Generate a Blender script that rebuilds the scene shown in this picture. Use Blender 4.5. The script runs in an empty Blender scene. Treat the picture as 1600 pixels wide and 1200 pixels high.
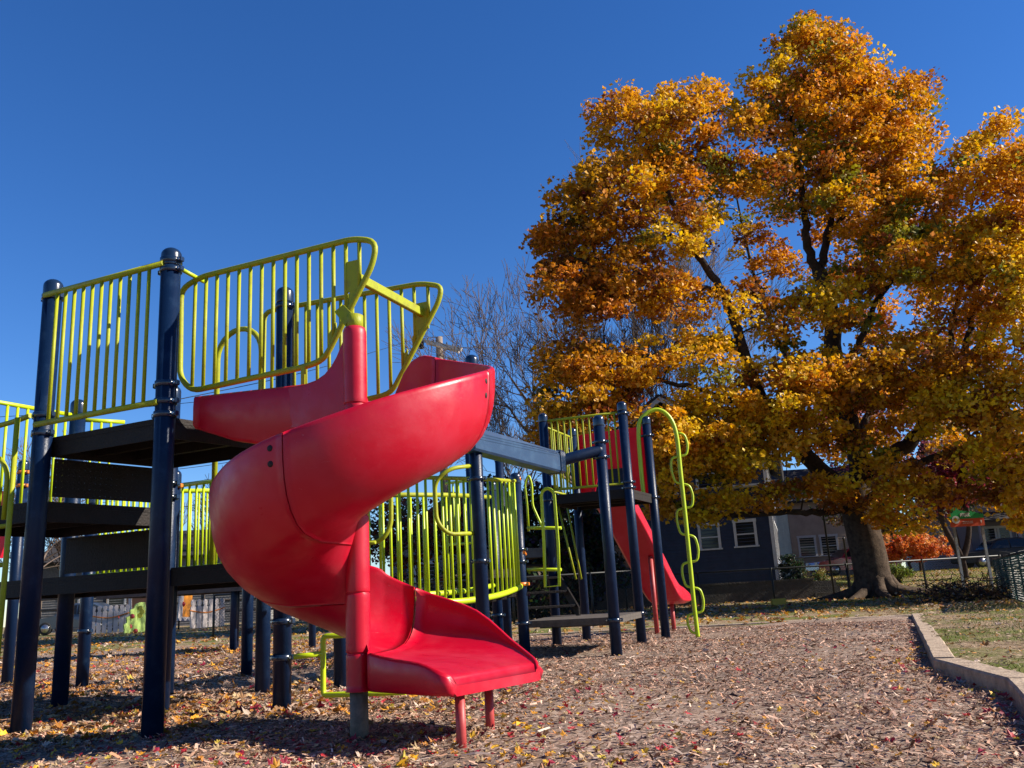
import bpy, math, random
import numpy as np
from math import radians as rad, sin, cos, pi, atan2, sqrt, hypot
SC = bpy.context.scene
rnd = random.Random(7)
rng = np.random.default_rng(11)

# ---------------------------------------------------------------- camera
EYE = np.array([0., 0., .66])
FPX = 1367.0
_up = np.array([487-800, -5036-600, FPX]); _up /= -np.linalg.norm(_up); _up = -_up
_fw = np.array([0, 0, 1.]); _yh = _fw - _up*(_fw@_up); _yh /= np.linalg.norm(_yh)
_xr = np.cross(_yh, _up)
RC = np.stack([_xr, _yh, _up])
cam_d = bpy.data.cameras.new('camera'); cam = bpy.data.objects.new('camera', cam_d)
SC.collection.objects.link(cam); SC.camera = cam
cam_d.sensor_width = 36; cam_d.lens = FPX/1600*36; cam_d.clip_end = 2000; cam_d.clip_start = .05
from mathutils import Matrix, Vector
_M = np.eye(4); _M[:3, 0] = RC[:, 0]; _M[:3, 1] = -RC[:, 1]; _M[:3, 2] = -RC[:, 2]; _M[:3, 3] = EYE
cam.matrix_world = Matrix(_M.tolist())

def _ray(u, v): return RC@np.array([u-800, v-600, FPX])
def at(u, v, y):                      # point seen at photo pixel u, v at depth y
    d = _ray(u, v); return EYE + d*(y/d[1])
def gz(u, v, z=0.):                   # point at height z
    d = _ray(u, v); return EYE + d*((z-EYE[2])/d[2])

# ---------------------------------------------------------------- light
SUN_AZ, SUN_EL = 94., 32.             # degrees clockwise from +Y, above horizon
w = bpy.data.worlds.new('World'); SC.world = w; w.use_nodes = True
nt = w.node_tree; bg = nt.nodes['Background']
sky = nt.nodes.new('ShaderNodeTexSky'); sky.sky_type = 'NISHITA'; sky.sun_disc = False
sky.sun_elevation = rad(SUN_EL); sky.sun_rotation = rad(SUN_AZ)
sky.air_density = 1.0; sky.dust_density = 0.0; sky.ozone_density = 6.0; sky.altitude = 300
hs = nt.nodes.new('ShaderNodeHueSaturation'); hs.inputs['Saturation'].default_value = 1.19; hs.inputs['Hue'].default_value = .510
nt.links.new(sky.outputs[0], hs.inputs['Color']); nt.links.new(hs.outputs[0], bg.inputs[0]); bg.inputs[1].default_value = .076
sl = bpy.data.lights.new('sun', 'SUN'); so = bpy.data.objects.new('sun', sl); SC.collection.objects.link(so)
sl.energy = 5.0; sl.angle = rad(.53); sl.color = (1, .91, .78)
sd = Vector((sin(rad(SUN_AZ))*cos(rad(SUN_EL)), cos(rad(SUN_AZ))*cos(rad(SUN_EL)), sin(rad(SUN_EL))))
so.rotation_euler = sd.to_track_quat('Z', 'Y').to_euler()
SC.view_settings.view_transform = 'Standard'; SC.view_settings.look = 'None'
SC.view_settings.exposure = 1.1; SC.view_settings.gamma = 1
SC.cycles.max_bounces = 6; SC.cycles.diffuse_bounces = 3; SC.cycles.transparent_max_bounces = 6
SC.cycles.use_denoising = True

# ---------------------------------------------------------------- materials
KA = .76                               # real surfaces are darker than they look in a sunlit picture
def kc(c): return tuple(min(.9, x*KA) for x in c)
def mat(name, col, rough=.5, spec=.5, metal=0, noise=None, bump=None, coat=0, trans=0):
    """noise=(scale, colour2, contrast, detail) second colour by noise; bump=(scale, strength)"""
    m = bpy.data.materials.new(name); m.use_nodes = True; n = m.node_tree.nodes; l = m.node_tree.links; col = kc(col)
    b = n['Principled BSDF']; b.inputs['Base Color'].default_value = (*col, 1)
    b.inputs['Roughness'].default_value = rough; b.inputs['Metallic'].default_value = metal
    b.inputs['Specular IOR Level'].default_value = spec; b.inputs['Coat Weight'].default_value = coat
    b.inputs['Coat Roughness'].default_value = .15
    tc = n.new('ShaderNodeTexCoord')
    if noise:
        sc_, c2, lo, hi = noise; c2 = kc(c2)
        t = n.new('ShaderNodeTexNoise'); t.inputs['Scale'].default_value = sc_; t.inputs['Detail'].default_value = 8
        t.inputs['Roughness'].default_value = .65
        l.new(tc.outputs['Object'], t.inputs['Vector'])
        r = n.new('ShaderNodeMapRange'); r.inputs[1].default_value = lo; r.inputs[2].default_value = hi
        l.new(t.outputs['Fac'], r.inputs[0])
        x = n.new('ShaderNodeMix'); x.data_type = 'RGBA'; x.inputs[6].default_value = (*col, 1); x.inputs[7].default_value = (*c2, 1)
        l.new(r.outputs[0], x.inputs[0]); l.new(x.outputs[2], b.inputs['Base Color'])
    if bump:
        t2 = n.new('ShaderNodeTexNoise'); t2.inputs['Scale'].default_value = bump[0]; t2.inputs['Detail'].default_value = 6
        l.new(tc.outputs['Object'], t2.inputs['Vector'])
        bp = n.new('ShaderNodeBump'); bp.inputs['Strength'].default_value = bump[1]; bp.inputs['Distance'].default_value = .02
        l.new(t2.outputs['Fac'], bp.inputs['Height']); l.new(bp.outputs[0], b.inputs['Normal'])
    return m

def plastic_mat(name, col, pale, thin=0.):
    """sun faded moulded plastic: faint cloudy fading, scratches and dust"""
    m = bpy.data.materials.new(name); m.use_nodes = True; n = m.node_tree.nodes; l = m.node_tree.links
    b = n['Principled BSDF']; b.inputs['Roughness'].default_value = .34; b.inputs['Specular IOR Level'].default_value = .36
    tc = n.new('ShaderNodeTexCoord')
    def noise(scale, detail, stretch=None, rough=.6):
        t = n.new('ShaderNodeTexNoise'); t.inputs['Scale'].default_value = scale; t.inputs['Detail'].default_value = detail
        t.inputs['Roughness'].default_value = rough
        if stretch:
            mp = n.new('ShaderNodeMapping'); mp.inputs['Scale'].default_value = stretch[0]; mp.inputs['Rotation'].default_value = stretch[1]
            l.new(tc.outputs['Object'], mp.inputs[0]); l.new(mp.outputs[0], t.inputs['Vector'])
        else: l.new(tc.outputs['Object'], t.inputs['Vector'])
        return t.outputs['Fac']
    def rng_(x, lo, hi, a, c):
        r = n.new('ShaderNodeMapRange'); r.inputs[1].default_value = lo; r.inputs[2].default_value = hi
        r.inputs[3].default_value = a; r.inputs[4].default_value = c; l.new(x, r.inputs[0]); return r.outputs[0]
    def mix(f, a, c):
        x = n.new('ShaderNodeMix'); x.data_type = 'RGBA'; l.new(f, x.inputs[0])
        for i, s in ((6, a), (7, c)):
            if isinstance(s, tuple): x.inputs[i].default_value = (*s, 1)
            else: l.new(s, x.inputs[i])
        return x.outputs[2]
    cl = mix(rng_(noise(2.6, 6), .49, .72, 0, .55), col, pale)
    sc1 = rng_(noise(7, 9, ((1, 1, 14), (.2, .5, .1)), .8), .64, .72, 0, .4)
    cl = mix(sc1, cl, tuple(.55*p+.25 for p in pale))
    sc2 = rng_(noise(30, 4, ((1, 9, 1), (.7, .1, .9)), .7), .68, .76, 0, .3)
    cl = mix(sc2, cl, tuple(.5*p+.3 for p in pale))
    l.new(cl, b.inputs['Base Color'])
    l.new(rng_(noise(9, 8), .3, .75, .26, .55), b.inputs['Roughness'])
    bp = n.new('ShaderNodeBump'); bp.inputs['Strength'].default_value = .035; bp.inputs['Distance'].default_value = .01
    l.new(noise(60, 3), bp.inputs['Height']); l.new(bp.outputs[0], b.inputs['Normal'])
    if thin:
        t = n.new('ShaderNodeBsdfTranslucent'); l.new(cl, t.inputs['Color']); mx = n.new('ShaderNodeMixShader'); mx.inputs[0].default_value = thin
        l.new(b.outputs[0], mx.inputs[1]); l.new(t.outputs[0], mx.inputs[2]); l.new(mx.outputs[0], n['Material Output'].inputs['Surface'])
    return m

M = {}
M['navy'] = mat('navy_powder_coat', (.003, .014, .047), .38, .2, noise=(11, (.014, .036, .085), .52, .8), bump=(90, .12))
M['navy_beam'] = mat('navy_beam_paint', (.016, .05, .12), .38, .5, noise=(5, (.05, .11, .20), .5, .8), bump=(60, .1))
M['cap'] = mat('navy_cap', (.008, .022, .055), .22, .6)
M['lime'] = mat('lime_powder_coat', (.37, .40, .011), .5, .28, noise=(14, (.28, .26, .025), .5, .72), bump=(110, .1))
M['brightlime'] = mat('bright_lime_powder_coat', (.52, .66, .008), .38, .45, noise=(14, (.44, .58, .01), .45, .8))
M['orange'] = mat('orange_clamp_paint', (.75, .2, .01), .4, .5)
M['red'] = plastic_mat('red_slide_plastic', (.40, .001, .016), (.46, .03, .055))
M['redthin'] = plastic_mat('red_hood_plastic', (.55, .004, .03), (.6, .05, .08), .5)
M['redpole'] = mat('faded_red_paint', (.42, .035, .035), .5, .4, noise=(20, (.5, .09, .08), .4, .8))
M['deck'] = mat('brown_deck_coating', (.016, .010, .008), .65, .25, noise=(14, (.009, .006, .005), .4, .7), bump=(70, .3))
M['greydeck'] = mat('grey_deck_coating', (.12, .10, .085), .7, .3, noise=(11, (.07, .058, .05), .4, .7), bump=(60, .3))
M['steel'] = mat('galvanised_steel', (.32, .31, .30), .5, .5, metal=.6, noise=(16, (.2, .19, .17), .4, .7))
M['bolt'] = mat('bolt_steel', (.5, .5, .5), .3, .5, metal=.9)
M['dark'] = mat('dark_hole', (.01, .004, .004), .8)
M['footing'] = mat('weathered_pole_metal', (.20, .16, .12), .62, .4, metal=.25, noise=(24, (.09, .08, .06), .35, .7), bump=(40, .2))

# ---------------------------------------------------------------- mesh helpers
class MB:
    def __init__(s): s.v = []; s.f = []; s.sm = []
    def add(s, vs, fs, smooth=False):
        o = len(s.v); s.v.extend([tuple(map(float, p)) for p in vs]); s.f.extend([tuple(i+o for i in f) for f in fs]); s.sm.extend([smooth]*len(fs)); return s
    def box(s, c, sz, rz=0, bev=0):
        """box with centre c, full size sz, turned rz about z"""
        x, y, z = [k/2 for k in sz]; ca, sa = cos(rz), sin(rz)
        if bev <= 0:
            P = [(-x,-y,-z),(x,-y,-z),(x,y,-z),(-x,y,-z),(-x,-y,z),(x,-y,z),(x,y,z),(-x,y,z)]
            F = [(0,3,2,1),(4,5,6,7),(0,1,5,4),(1,2,6,5),(2,3,7,6),(3,0,4,7)]
        else:
            b = min(bev, x*.45, y*.45, z*.45); P = []; 
            for zz, i in ((-z, b), (-z+b, 0), (z-b, 0), (z, b)):
                P += [(-x+i, -y+i+(b if 0 else 0), zz), (x-i, -y+i, zz), (x-i, y-i, zz), (-x+i, y-i, zz)]
            F = [(3,2,1,0), (12,13,14,15)]
            for k in range(3):
                for j in range(4):
                    a = k*4+j; d = k*4+(j+1) % 4; F.append((a, d, d+4, a+4))
        return s.add([(c[0]+p[0]*ca-p[1]*sa, c[1]+p[0]*sa+p[1]*ca, c[2]+p[2]) for p in P], F)
    def prism(s, poly, z0, z1):
        n = len(poly); P = [(p[0], p[1], z0) for p in poly]+[(p[0], p[1], z1) for p in poly]
        F = [tuple(range(n))[::-1], tuple(range(n, 2*n))]+[(i, (i+1) % n, n+(i+1) % n, n+i) for i in range(n)]
        return s.add(P, F)
    def plate(s, pts, thick):
        """flat polygon in 3-D given thickness along its normal"""
        pts = [np.array(p, float) for p in pts]; nr = np.cross(pts[1]-pts[0], pts[2]-pts[1]); nr = nr/np.linalg.norm(nr)*thick/2
        n = len(pts); P = [p-nr for p in pts]+[p+nr for p in pts]
        F = [tuple(range(n))[::-1], tuple(range(n, 2*n))]+[(i, (i+1) % n, n+(i+1) % n, n+i) for i in range(n)]
        return s.add(P, F)
    def lathe(s, c, prof, n=24, axis=None, smooth=True):
        """prof = [(r, h)...] about axis through c"""
        c = np.array(c, float); ax = np.array(axis if axis is not None else (0, 0, 1), float); ax /= np.linalg.norm(ax)
        t = np.array([1, 0, 0]) if abs(ax[0]) < .9 else np.array([0, 1, 0]); a = np.cross(ax, t); a /= np.linalg.norm(a); b = np.cross(ax, a)
        P = []; F = []
        for r, h in prof:
            for k in range(n):
                q = 2*pi*k/n; P.append(c+ax*h+(a*cos(q)+b*sin(q))*r)
        for i in range(len(prof)-1):
            for k in range(n):
                k2 = (k+1) % n; F.append((i*n+k, i*n+k2, (i+1)*n+k2, (i+1)*n+k))
        s.add(P, F, smooth); o = len(s.v)-len(P)
        if prof[0][0] > 1e-4: s.f.append(tuple(o+k for k in range(n))[::-1]); s.sm.append(False)
        if prof[-1][0] > 1e-4: s.f.append(tuple(o+(len(prof)-1)*n+k for k in range(n))); s.sm.append(False)
        return s
    def tube(s, path, r, n=10, closed=False, caps=True):
        P = [np.array(p, float) for p in path]; m = len(P); R = r if hasattr(r, '__len__') else [r]*m
        T = []
        for i in range(m):
            a = P[(i-1) % m] if (i > 0 or closed) else P[i]; b = P[(i+1) % m] if (i < m-1 or closed) else P[i]
            t = b-a; T.append(t/(np.linalg.norm(t)+1e-9))
        ref = np.array([0, 0, 1.]) if abs(T[0][2]) < .9 else np.array([1., 0, 0])
        u = np.cross(T[0], ref); u /= np.linalg.norm(u); V = []
        for i in range(m):
            u = u-T[i]*(u@T[i]); u /= np.linalg.norm(u)+1e-9; w_ = np.cross(T[i], u)
            for k in range(n):
                q = 2*pi*k/n; V.append(P[i]+(u*cos(q)+w_*sin(q))*R[i])
        F = []
        for i in range(m if closed else m-1):
            j = (i+1) % m
            for k in range(n):
                k2 = (k+1) % n; F.append((i*n+k, i*n+k2, j*n+k2, j*n+k))
        s.add(V, F, True); o = len(s.v)-len(V)
        if caps and not closed:
            s.f.append(tuple(o+k for k in range(n))[::-1]); s.sm.append(False)
            s.f.append(tuple(o+(m-1)*n+k for k in range(n))); s.sm.append(False)
        return s
    def build(s, name, m, parent=None, loc=None):
        me = bpy.data.meshes.new(name); me.from_pydata(s.v, [], s.f); me.materials.append(m)
        me.polygons.foreach_set('use_smooth', s.sm); me.update()
        return link(name, me, parent, loc)

def link(name, me, parent=None, loc=None):
    o = bpy.data.objects.new(name, me); SC.collection.objects.link(o)
    if loc is not None: o.location = loc
    if parent is not None: o.parent = parent
    return o
def thing(name, label, cat, loc=(0, 0, 0), group=None):
    o = bpy.data.objects.new(name, None); SC.collection.objects.link(o); o.location = loc; o.empty_display_size = .1
    o['label'] = label; o['category'] = cat
    if group: o['group'] = group
    return o
def tag(o, label, cat, group=None):
    o['label'] = label; o['category'] = cat
    if group: o['group'] = group
    return o
def kind(o, k): o['kind'] = k; return o
def smooth_path(pts, n=6):
    P = [np.array(p, float) for p in pts]; out = []
    for i in range(len(P)-1):
        p0 = P[max(i-1, 0)]; p1 = P[i]; p2 = P[i+1]; p3 = P[min(i+2, len(P)-1)]
        for k in range(n):
            t = k/n; out.append(.5*((2*p1)+(-p0+p2)*t+(2*p0-5*p1+4*p2-p3)*t*t+(-p0+3*p1-3*p2+p3)*t**3))
    out.append(P[-1]); return out
def V(*a): return np.array(a, float)
def arc_round(pts, rad_, n=6, closed=False):
    """polyline with rounded corners"""
    P = [np.array(p, float) for p in pts]; out = []; m = len(P)
    for i in range(m):
        if not closed and i in (0, m-1): out.append(P[i]); continue
        a, b, c = P[(i-1) % m], P[i], P[(i+1) % m]; d1 = a-b; d2 = c-b; l1 = np.linalg.norm(d1); l2 = np.linalg.norm(d2)
        r = min(rad_, l1*.49, l2*.49); s_ = b+d1/l1*r; e = b+d2/l2*r
        for k in range(n+1):
            t = k/n; out.append((1-t)**2*s_+2*t*(1-t)*b+t*t*e)
    return out
# ---------------------------------------------------------------- play structure frame of reference
D = V(.92, -.39, 0); N = V(.39, .92, 0); D /= np.linalg.norm(D); N /= np.linalg.norm(N)
def sn(s, n, z=0.): return D*s+N*n+V(0, 0, z)
def onplane(u, v, n0, nrm=None):
    q = N if nrm is None else nrm; d = _ray(u, v); return EYE+d*((n0-q@EYE)/(q@d))

def _pinv(o, parent):
    if parent is not None and parent.type == 'EMPTY':
        o.matrix_parent_inverse = Matrix.Translation(-Vector(parent.location))
_link0 = link
def link(name, me, parent=None, loc=None):
    o = _link0(name, me, parent, loc); _pinv(o, parent); return o

POSTR = .060
def post(parent, xy, ztop, r=POSTR, collars=(), m='navy', sink=.15, tilt=(0, 0), name='post', orange=()):
    x, y = xy[0], xy[1]; c = (x, y, 0)
    b = MB(); ax = V(tilt[0], tilt[1], 1)
    b.lathe(c, [(r, -sink), (r, ztop-.125)], 28, ax)
    p = b.build(name, M[m], parent)
    k = MB(); pr = [(r*1.02, ztop-.125), (r*1.04, ztop-.115), (r*1.04, ztop-.05)]
    for i in range(1, 7): pr.append((max(r*1.04*cos(i/6*pi/2), 1e-5), ztop-.05+r*.85*sin(i/6*pi/2)))
    k.lathe(c, pr, 28, ax).build('post_cap', M['cap'] if m == 'navy' else M[m], p)
    for z in collars: collar(p, (x+tilt[0]*z, y+tilt[1]*z), z, r)
    for z in orange: collar(p, (x+tilt[0]*z, y+tilt[1]*z), z, r, 'orange')
    return p
def collar(p, xy, z, r=POSTR, m='cap', ang=None):
    b = MB(); b.lathe((xy[0], xy[1], z-.019), [(r*1.02, 0), (r*1.13, .003), (r*1.13, .035), (r*1.02, .038)], 28)
    a = ang if ang is not None else -.4
    for q in (a, a+pi):
        c = V(xy[0]+cos(q)*(r*1.28), xy[1]+sin(q)*(r*1.28), z)
        b.box(c, (.034, .03, .034), q, .005)
    o = b.build('clamp', M[m], p)
    for q in (a, a+pi):
        c = V(xy[0]+cos(q)*r*1.28, xy[1]+sin(q)*r*1.28, z); s_ = V(-sin(q), cos(q), 0)
        MB().lathe(c-s_*.021, [(.008, 0), (.008, .042)], 8, s_).build('bolt', M['bolt'], p)
    return o
def guard(parent, A, B, z0, z1, nb, m='lime', r=.0175, rb=.0115, name='guardrail', zb=None, posts=True, gap=.07, rounded=False):
    """pipe barrier from A to B; zb = heights at B when the panel slopes"""
    A = V(A[0], A[1], 0); B = V(B[0], B[1], 0); L = np.linalg.norm(B-A); d = (B-A)/L
    zb0, zb1 = zb if zb else (z0, z1)
    def P(t, k): return A+d*(L*t)+V(0, 0, (z0+(zb0-z0)*t) if k == 0 else (z1+(zb1-z1)*t))
    b = MB(); e = gap/L
    g = bpy.data.objects.new(name, None); SC.collection.objects.link(g); g.parent = parent; _pinv(g, parent)
    if rounded:
        b.tube(arc_round([P(e, 0), P(1-e, 0), P(1-e, 1), P(e, 1)], .12, 6, True), r, 10, closed=True)
        for k in (0, 1):
            for s_ in ((e*.0, e+.05), (1-e-.05, 1)): MB().tube([P(s_[0], k)+V(0,0,(-.08 if k else .08)), P(s_[1], k)+V(0,0,(-.08 if k else .08))], r*.8, 8).build('rail_arm', M[m], g)
        b.build('rail_frame', M[m], g)
    else:
        MB().tube([P(0, 0), P(1, 0)], r, 12).build('bottom_rail', M[m], g); MB().tube([P(0, 1), P(1, 1)], r, 12).build('top_rail', M[m], g)
    me = None
    for i in range(nb):
        t = e+(1-2*e)*(i+.5)/nb; p0 = P(t, 0); p1 = P(t, 1); h = p1[2]-p0[2]
        if me is None or zb:
            q = MB().tube([(0, 0, 0), (0, 0, h)], rb, 8); o = q.build('baluster', M[m], g, p0); me = o.data
        else: link('baluster', me, g, p0)
    return g
def deck_slab(parent, poly, z, th=.13, m='deck', name='deck'):
    o = MB().prism(poly, z-.035, z).build(name, M[m], parent)
    # folded down rim flange and underside ribs
    b = MB(); n = len(poly); c = sum(V(*p[:2], 0) for p in poly)/n
    for i in range(n):
        p, q = V(*poly[i][:2], 0), V(*poly[(i+1) % n][:2], 0)
        inn = lambda k: k+(c-k)/np.linalg.norm(c-k)*.03
        a = inn(p)*0+p+(c-p)*.004; bb = q+(c-q)*.004
        ai, bi = p+(c-p)*.03, q+(c-q)*.03
        b.add([(*a[:2], z-th), (*bb[:2], z-th), (*bi[:2], z-th), (*ai[:2], z-th), (*a[:2], z-.036), (*bb[:2], z-.036), (*bi[:2], z-.036), (*ai[:2], z-.036)],
              [(0, 3, 2, 1), (0, 1, 5, 4), (2, 3, 7, 6), (1, 2, 6, 5), (3, 0, 4, 7)])
    b.build('deck_rim', M[m], o)
    r = MB(); p0, p1, p3 = V(*poly[0][:2], 0), V(*poly[1][:2], 0), V(*poly[-1][:2], 0)
    for k in (.33, .66):
        a = p0+(p3-p0)*k; bb = a+(p1-p0); mid = (a+bb)/2; L = np.linalg.norm(bb-a)*.9
        r.box((mid[0], mid[1], z-.07), (L, .04, .065), atan2((bb-a)[1], (bb-a)[0]))
    r.build('deck_rib', M[m], o)
    return o
def perforated(name, A, B, z0, z1, parent, m='deck', pitch=.037):
    """upright sheet with rows of punched slots, built as a lattice"""
    A = V(A[0], A[1], 0); B = V(B[0], B[1], 0); L = np.linalg.norm(B-A); d = (B-A)/L; nn = V(-d[1], d[0], 0)
    b = MB(); nx = int(L/pitch); nz = int((z1-z0)/pitch); px_ = L/nx; pz = (z1-z0)/nz; t = .003; hx = px_*.05; hz = pz*.05
    for i in range(nx):
        for j in range(nz):
            o = A+d*(px_*(i+.5))+V(0, 0, z0+pz*(j+.5)); P = []
            for sx, sz in ((-.5, -.5), (.5, -.5), (.5, .5), (-.5, .5)): P.append(o+d*(px_*sx)+V(0, 0, pz*sz))
            for sx, sz in ((-1, -1), (1, -1), (1, 1), (-1, 1)): P.append(o+d*(hx*sx)+V(0, 0, hz*sz))
            b.add(P, [(k, (k+1) % 4, 4+(k+1) % 4, 4+k) for k in range(4)])
    o = b.build(name, M[m], parent)
    s = o.modifiers.new('thickness', 'SOLIDIFY'); s.thickness = .006
    return o

P0 = V(-3.09, 5.61, 0); P1 = V(-2.11, 5.17, 0); P2 = V(-1.61, 6.0, 0); P3 = V(-2.57, 6.42, 0)
ML = P3-D*1.1; M2 = P0-D*1.1; N3 = P3+N*1.08; N2 = P2+N*1.08; NL = ML+N*1.08
ZD, ZD2, ZD3 = 1.84, 1.42, .99

pt = thing('play_tower', 'tall navy and lime play tower with stepped decks that the red spiral slide leaves from', 'climbing frame', tuple((P0+P1+P2+P3)/4))
post(pt, P0, 2.93, collars=(2.80, 1.98, 1.86)); post(pt, P1, 2.92, collars=(2.83, 2.77, 2.03, 1.92, 1.84))
post(pt, P2, 2.93, collars=(2.78, 1.98, .58)); post(pt, P3, 2.35, collars=(1.6, 1.5))
post(pt, (-3.60, 7.05), 2.44, collars=(2.30, 1.5)); post(pt, M2, 2.93, collars=(2.8,))
post(pt, N3, 1.84, collars=(1.2,)); post(pt, (-1.55, 7.6), 1.9, orange=(1.72, 1.60))
post(pt, (-4.43, 9.09), 1.95, collars=(.55,)); post(pt, (-3.0, 7.6), 1.9, orange=(1.75,))
post(pt, (-5.86, 10.28), 2.55, orange=(2.40, 2.24)); post(pt, (-2.95, 9.6), 1.95)
deck_slab(pt, [P0+V(.03, .05, 0), P1+V(-.01, .05, 0), P2-V(0, .03, 0), P3-V(-.02, .03, 0)], ZD)
deck_slab(pt, [M2, P0, P3, ML], ZD2)
deck_slab(pt, [ML-D*1.0, P2-V(0, 0, 0), N2, NL-D*1.0], ZD3)
perforated('riser_panel', P0+D*.03+N*.08, P3-N*.08+D*.03, ZD2+.03, ZD-.14, pt)
perforated('riser_panel', ML+D*.08, P3-D*.08, ZD3+.02, ZD2-.14, pt)
# barriers
guard(pt, P0-N*.06, P1-N*.06, 1.91, 2.80, 11, gap=.08, r=.019, rb=.0125)
guard(pt, M2, (-3.60, 7.05), ZD2+.06, 2.30, 12, 'brightlime')
guard(pt, (-3.60, 7.05), (-3.3, 7.25), ZD2+.06, 2.27, 3, 'brightlime')
guard(pt, NL-D*.9, NL+D*.0, ZD3+.06, 1.83, 11, 'brightlime')
guard(pt, NL+D*.0, N3, ZD3+.06, 1.78, 12, 'brightlime')
guard(pt, N3, N2+D*.05, ZD3+.06, 1.72, 13, 'lime', rounded=True, gap=.12)
guard(pt, (-4.4, 9.1), (-2.95, 9.6), 1.05, 1.95, 17, 'brightlime', r=.024)
guard(pt, (-2.95, 9.6), (-1.6, 9.3), 1.05, 1.85, 15, 'brightlime', r=.022)
# toe pipe under the olive bridge end
MB().tube([sn(-4.0+.45, 5.2, 1.33), sn(-3.3, 5.2, 1.35)], .018, 8).build('grip_bar', M['lime'], pt)
# arch handrail at the back of the high deck
aL = onplane(339, 600, 5.05); aR = onplane(408, 600, 5.05)
top = onplane(372, 515, 5.05)[2]; r_ = np.linalg.norm(aR-aL)/2; c_ = (aL+aR)/2
pts = [V(aL[0], aL[1], ZD3)]+[V(aL[0], aL[1], top-r_)]
for k in range(1, 12): q = pi-k/12*pi; pts.append(V(c_[0], c_[1], top-r_)+(aR-aL)/np.linalg.norm(aR-aL)*V(1, 1, 0)*(r_*cos(q))+V(0, 0, r_*sin(q)))
pts += [V(aR[0], aR[1], top-r_), V(aR[0], aR[1], ZD)]
MB().tube(pts, .021, 10).build('arch_handrail', M['lime'], pt)
# ladder on the left of the front post, with arched hand loop
lb = V(-3.20, 5.50, 0)
lad = MB().tube([(*(lb+V(.0, -.02, 0))[:2], .0), (*(lb)[:2], 1.0), (*lb[:2], 1.95)], .017, 10).build('ladder_rail', M['lime'], pt); MB().tube([(lb-D*.5)+V(0, 0, z) for z in (0, 1, 1.95)], .017, 10).build('ladder_rail', M['lime'], pt)
for z in (.26, .50, .76, 1.02, 1.26): MB().tube([lb+V(0, 0, z), lb-D*.5+V(0, 0, z)], .015, 8).build('rung', M['lime'], lad)
pts = []
for k in range(13): q = pi*k/12; pts.append(lb-D*.22+D*(.17*cos(q))+V(0, 0, 1.55+.17*sin(q)))
MB().tube([lb-D*.05+V(0, 0, 1.3)]+pts+[lb-D*.39+V(0, 0, 1.3)], .016, 8).build('hand_loop', M['lime'], pt)
MB().tube(smooth_path([P0+V(-.05, -.07, 1.97), P0-D*.25+V(0, -.08, 1.95), P0-D*.6+V(0, -.1, 1.93), P0-D*1.1+V(0, -.1, 1.97)], 5), .018, 8).build('hand_bar', M['lime'], pt)
# low step rail behind the spiral slide
q0 = V(-1.42, 5.92, 0)
pa = at(505, 1073, 6.0); pb = at(508, 995, 6.0); pc = at(575, 1058, 5.8)
pa[2] = .1; pb[2] = .47
st = MB().tube(arc_round([V(pb[0]+.3, pb[1]-.05, .47), V(pa[0], pa[1], .47), V(pa[0], pa[1], .1), V(pc[0]+.25, pc[1]-.1, .12)], .03, 4), .018, 10).build('step_rail', M['brightlime'], pt)
MB().tube([P2+V(.06, -.03, .35), V(pa[0], pa[1], .36)], .018, 10).build('step_bar', M['brightlime'], pt)
collar(st, (P2[0], P2[1]), .35)
# short pipes between post and slide barrier
MB().tube([P1+V(.05, .03, 2.79), P1+V(.13, .22, 2.77)], .014, 8).build('link_pipe', M['brightlime'], pt)

# ---------------------------------------------------------------- spiral slide
Q = V(-.86, 4.66, 0)
ss = thing('spiral_slide', 'big red plastic spiral slide winding round a central pole in the foreground', 'slide', tuple(Q))
sQ, nQ = D@Q, N@Q
TH0 = 67.
def rimbed(tau):
    T = [0, 30, 70, 163, 252, 345]; R_ = [2.16, 2.03, 1.86, 1.46, 1.18, .82]; B_ = [1.70, 1.60, 1.41, 1.03, .74, .42]
    return float(np.interp(tau, T, R_)), float(np.interp(tau, T, B_))
# stations: tau, near point, far point, bed z, near height, far height, thickness
ST = []
for s in (-3.86, -3.6, -3.3, -3.0, -2.85, -2.74):
    f = (s+3.86)/1.25; far = .06 if s < -2.9 else .2; bz_ = float(np.interp(s, [-3.86, -3.3, -2.7], [1.835, 1.79, 1.71]))
    ST.append([(-60+60*f), sn(s, nQ+.13-.05*f), sn(s, nQ+.80), bz_, float(np.interp(s, [-3.9, -3.0], [1.955, 1.90]))-bz_, far if s < -2.8 else 2.12-bz_, .035])
for tau in range(0, 345, 12):
    th = rad(TH0-tau); e = V(cos(th), sin(th), 0); rz, bz = rimbed(tau)
    hn = .20 if tau < 20 else .17
    Rr = float(np.interp(tau, [0, 60, 170, 215, 260, 345], [.76, .745, .745, .715, .725, .77]))
    ST.append([tau, Q+e*.055, Q+e*Rr, bz, hn, rz-bz, .035])
for tau, n_, f_, bz, hn, H, tk in ((347, (-.80, 4.62), (-.80, 5.43), .43, .0, .37, .04), (356, (-.78, 4.54), (-.60, 5.42), .405, .012, .30, .045),
        (366, (-.64, 4.39), (-.29, 5.25), .38, .01, .205, .045), (376, (-.49, 4.23), (-.08, 5.02), .358, .015, .055, .06),
        (384, (-.40, 4.145), (.01, 4.84), .333, .008, .012, .08), (389, (-.355, 4.13), (.035, 4.75), .322, .0, .004, .085), (392, (-.335, 4.14), (.045, 4.70), .308, .0, .0, .075), (394, (-.325, 4.155), (.045, 4.67), .28, .0, .0, .045)):
    ST.append([tau, V(*n_, 0), V(*f_, 0), bz, hn, H, tk])
_tt = np.array([a[0] for a in ST]); _ar = np.array([list(a[1])+list(a[2])+[a[3], a[4], a[5], a[6]] for a in ST])
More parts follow.
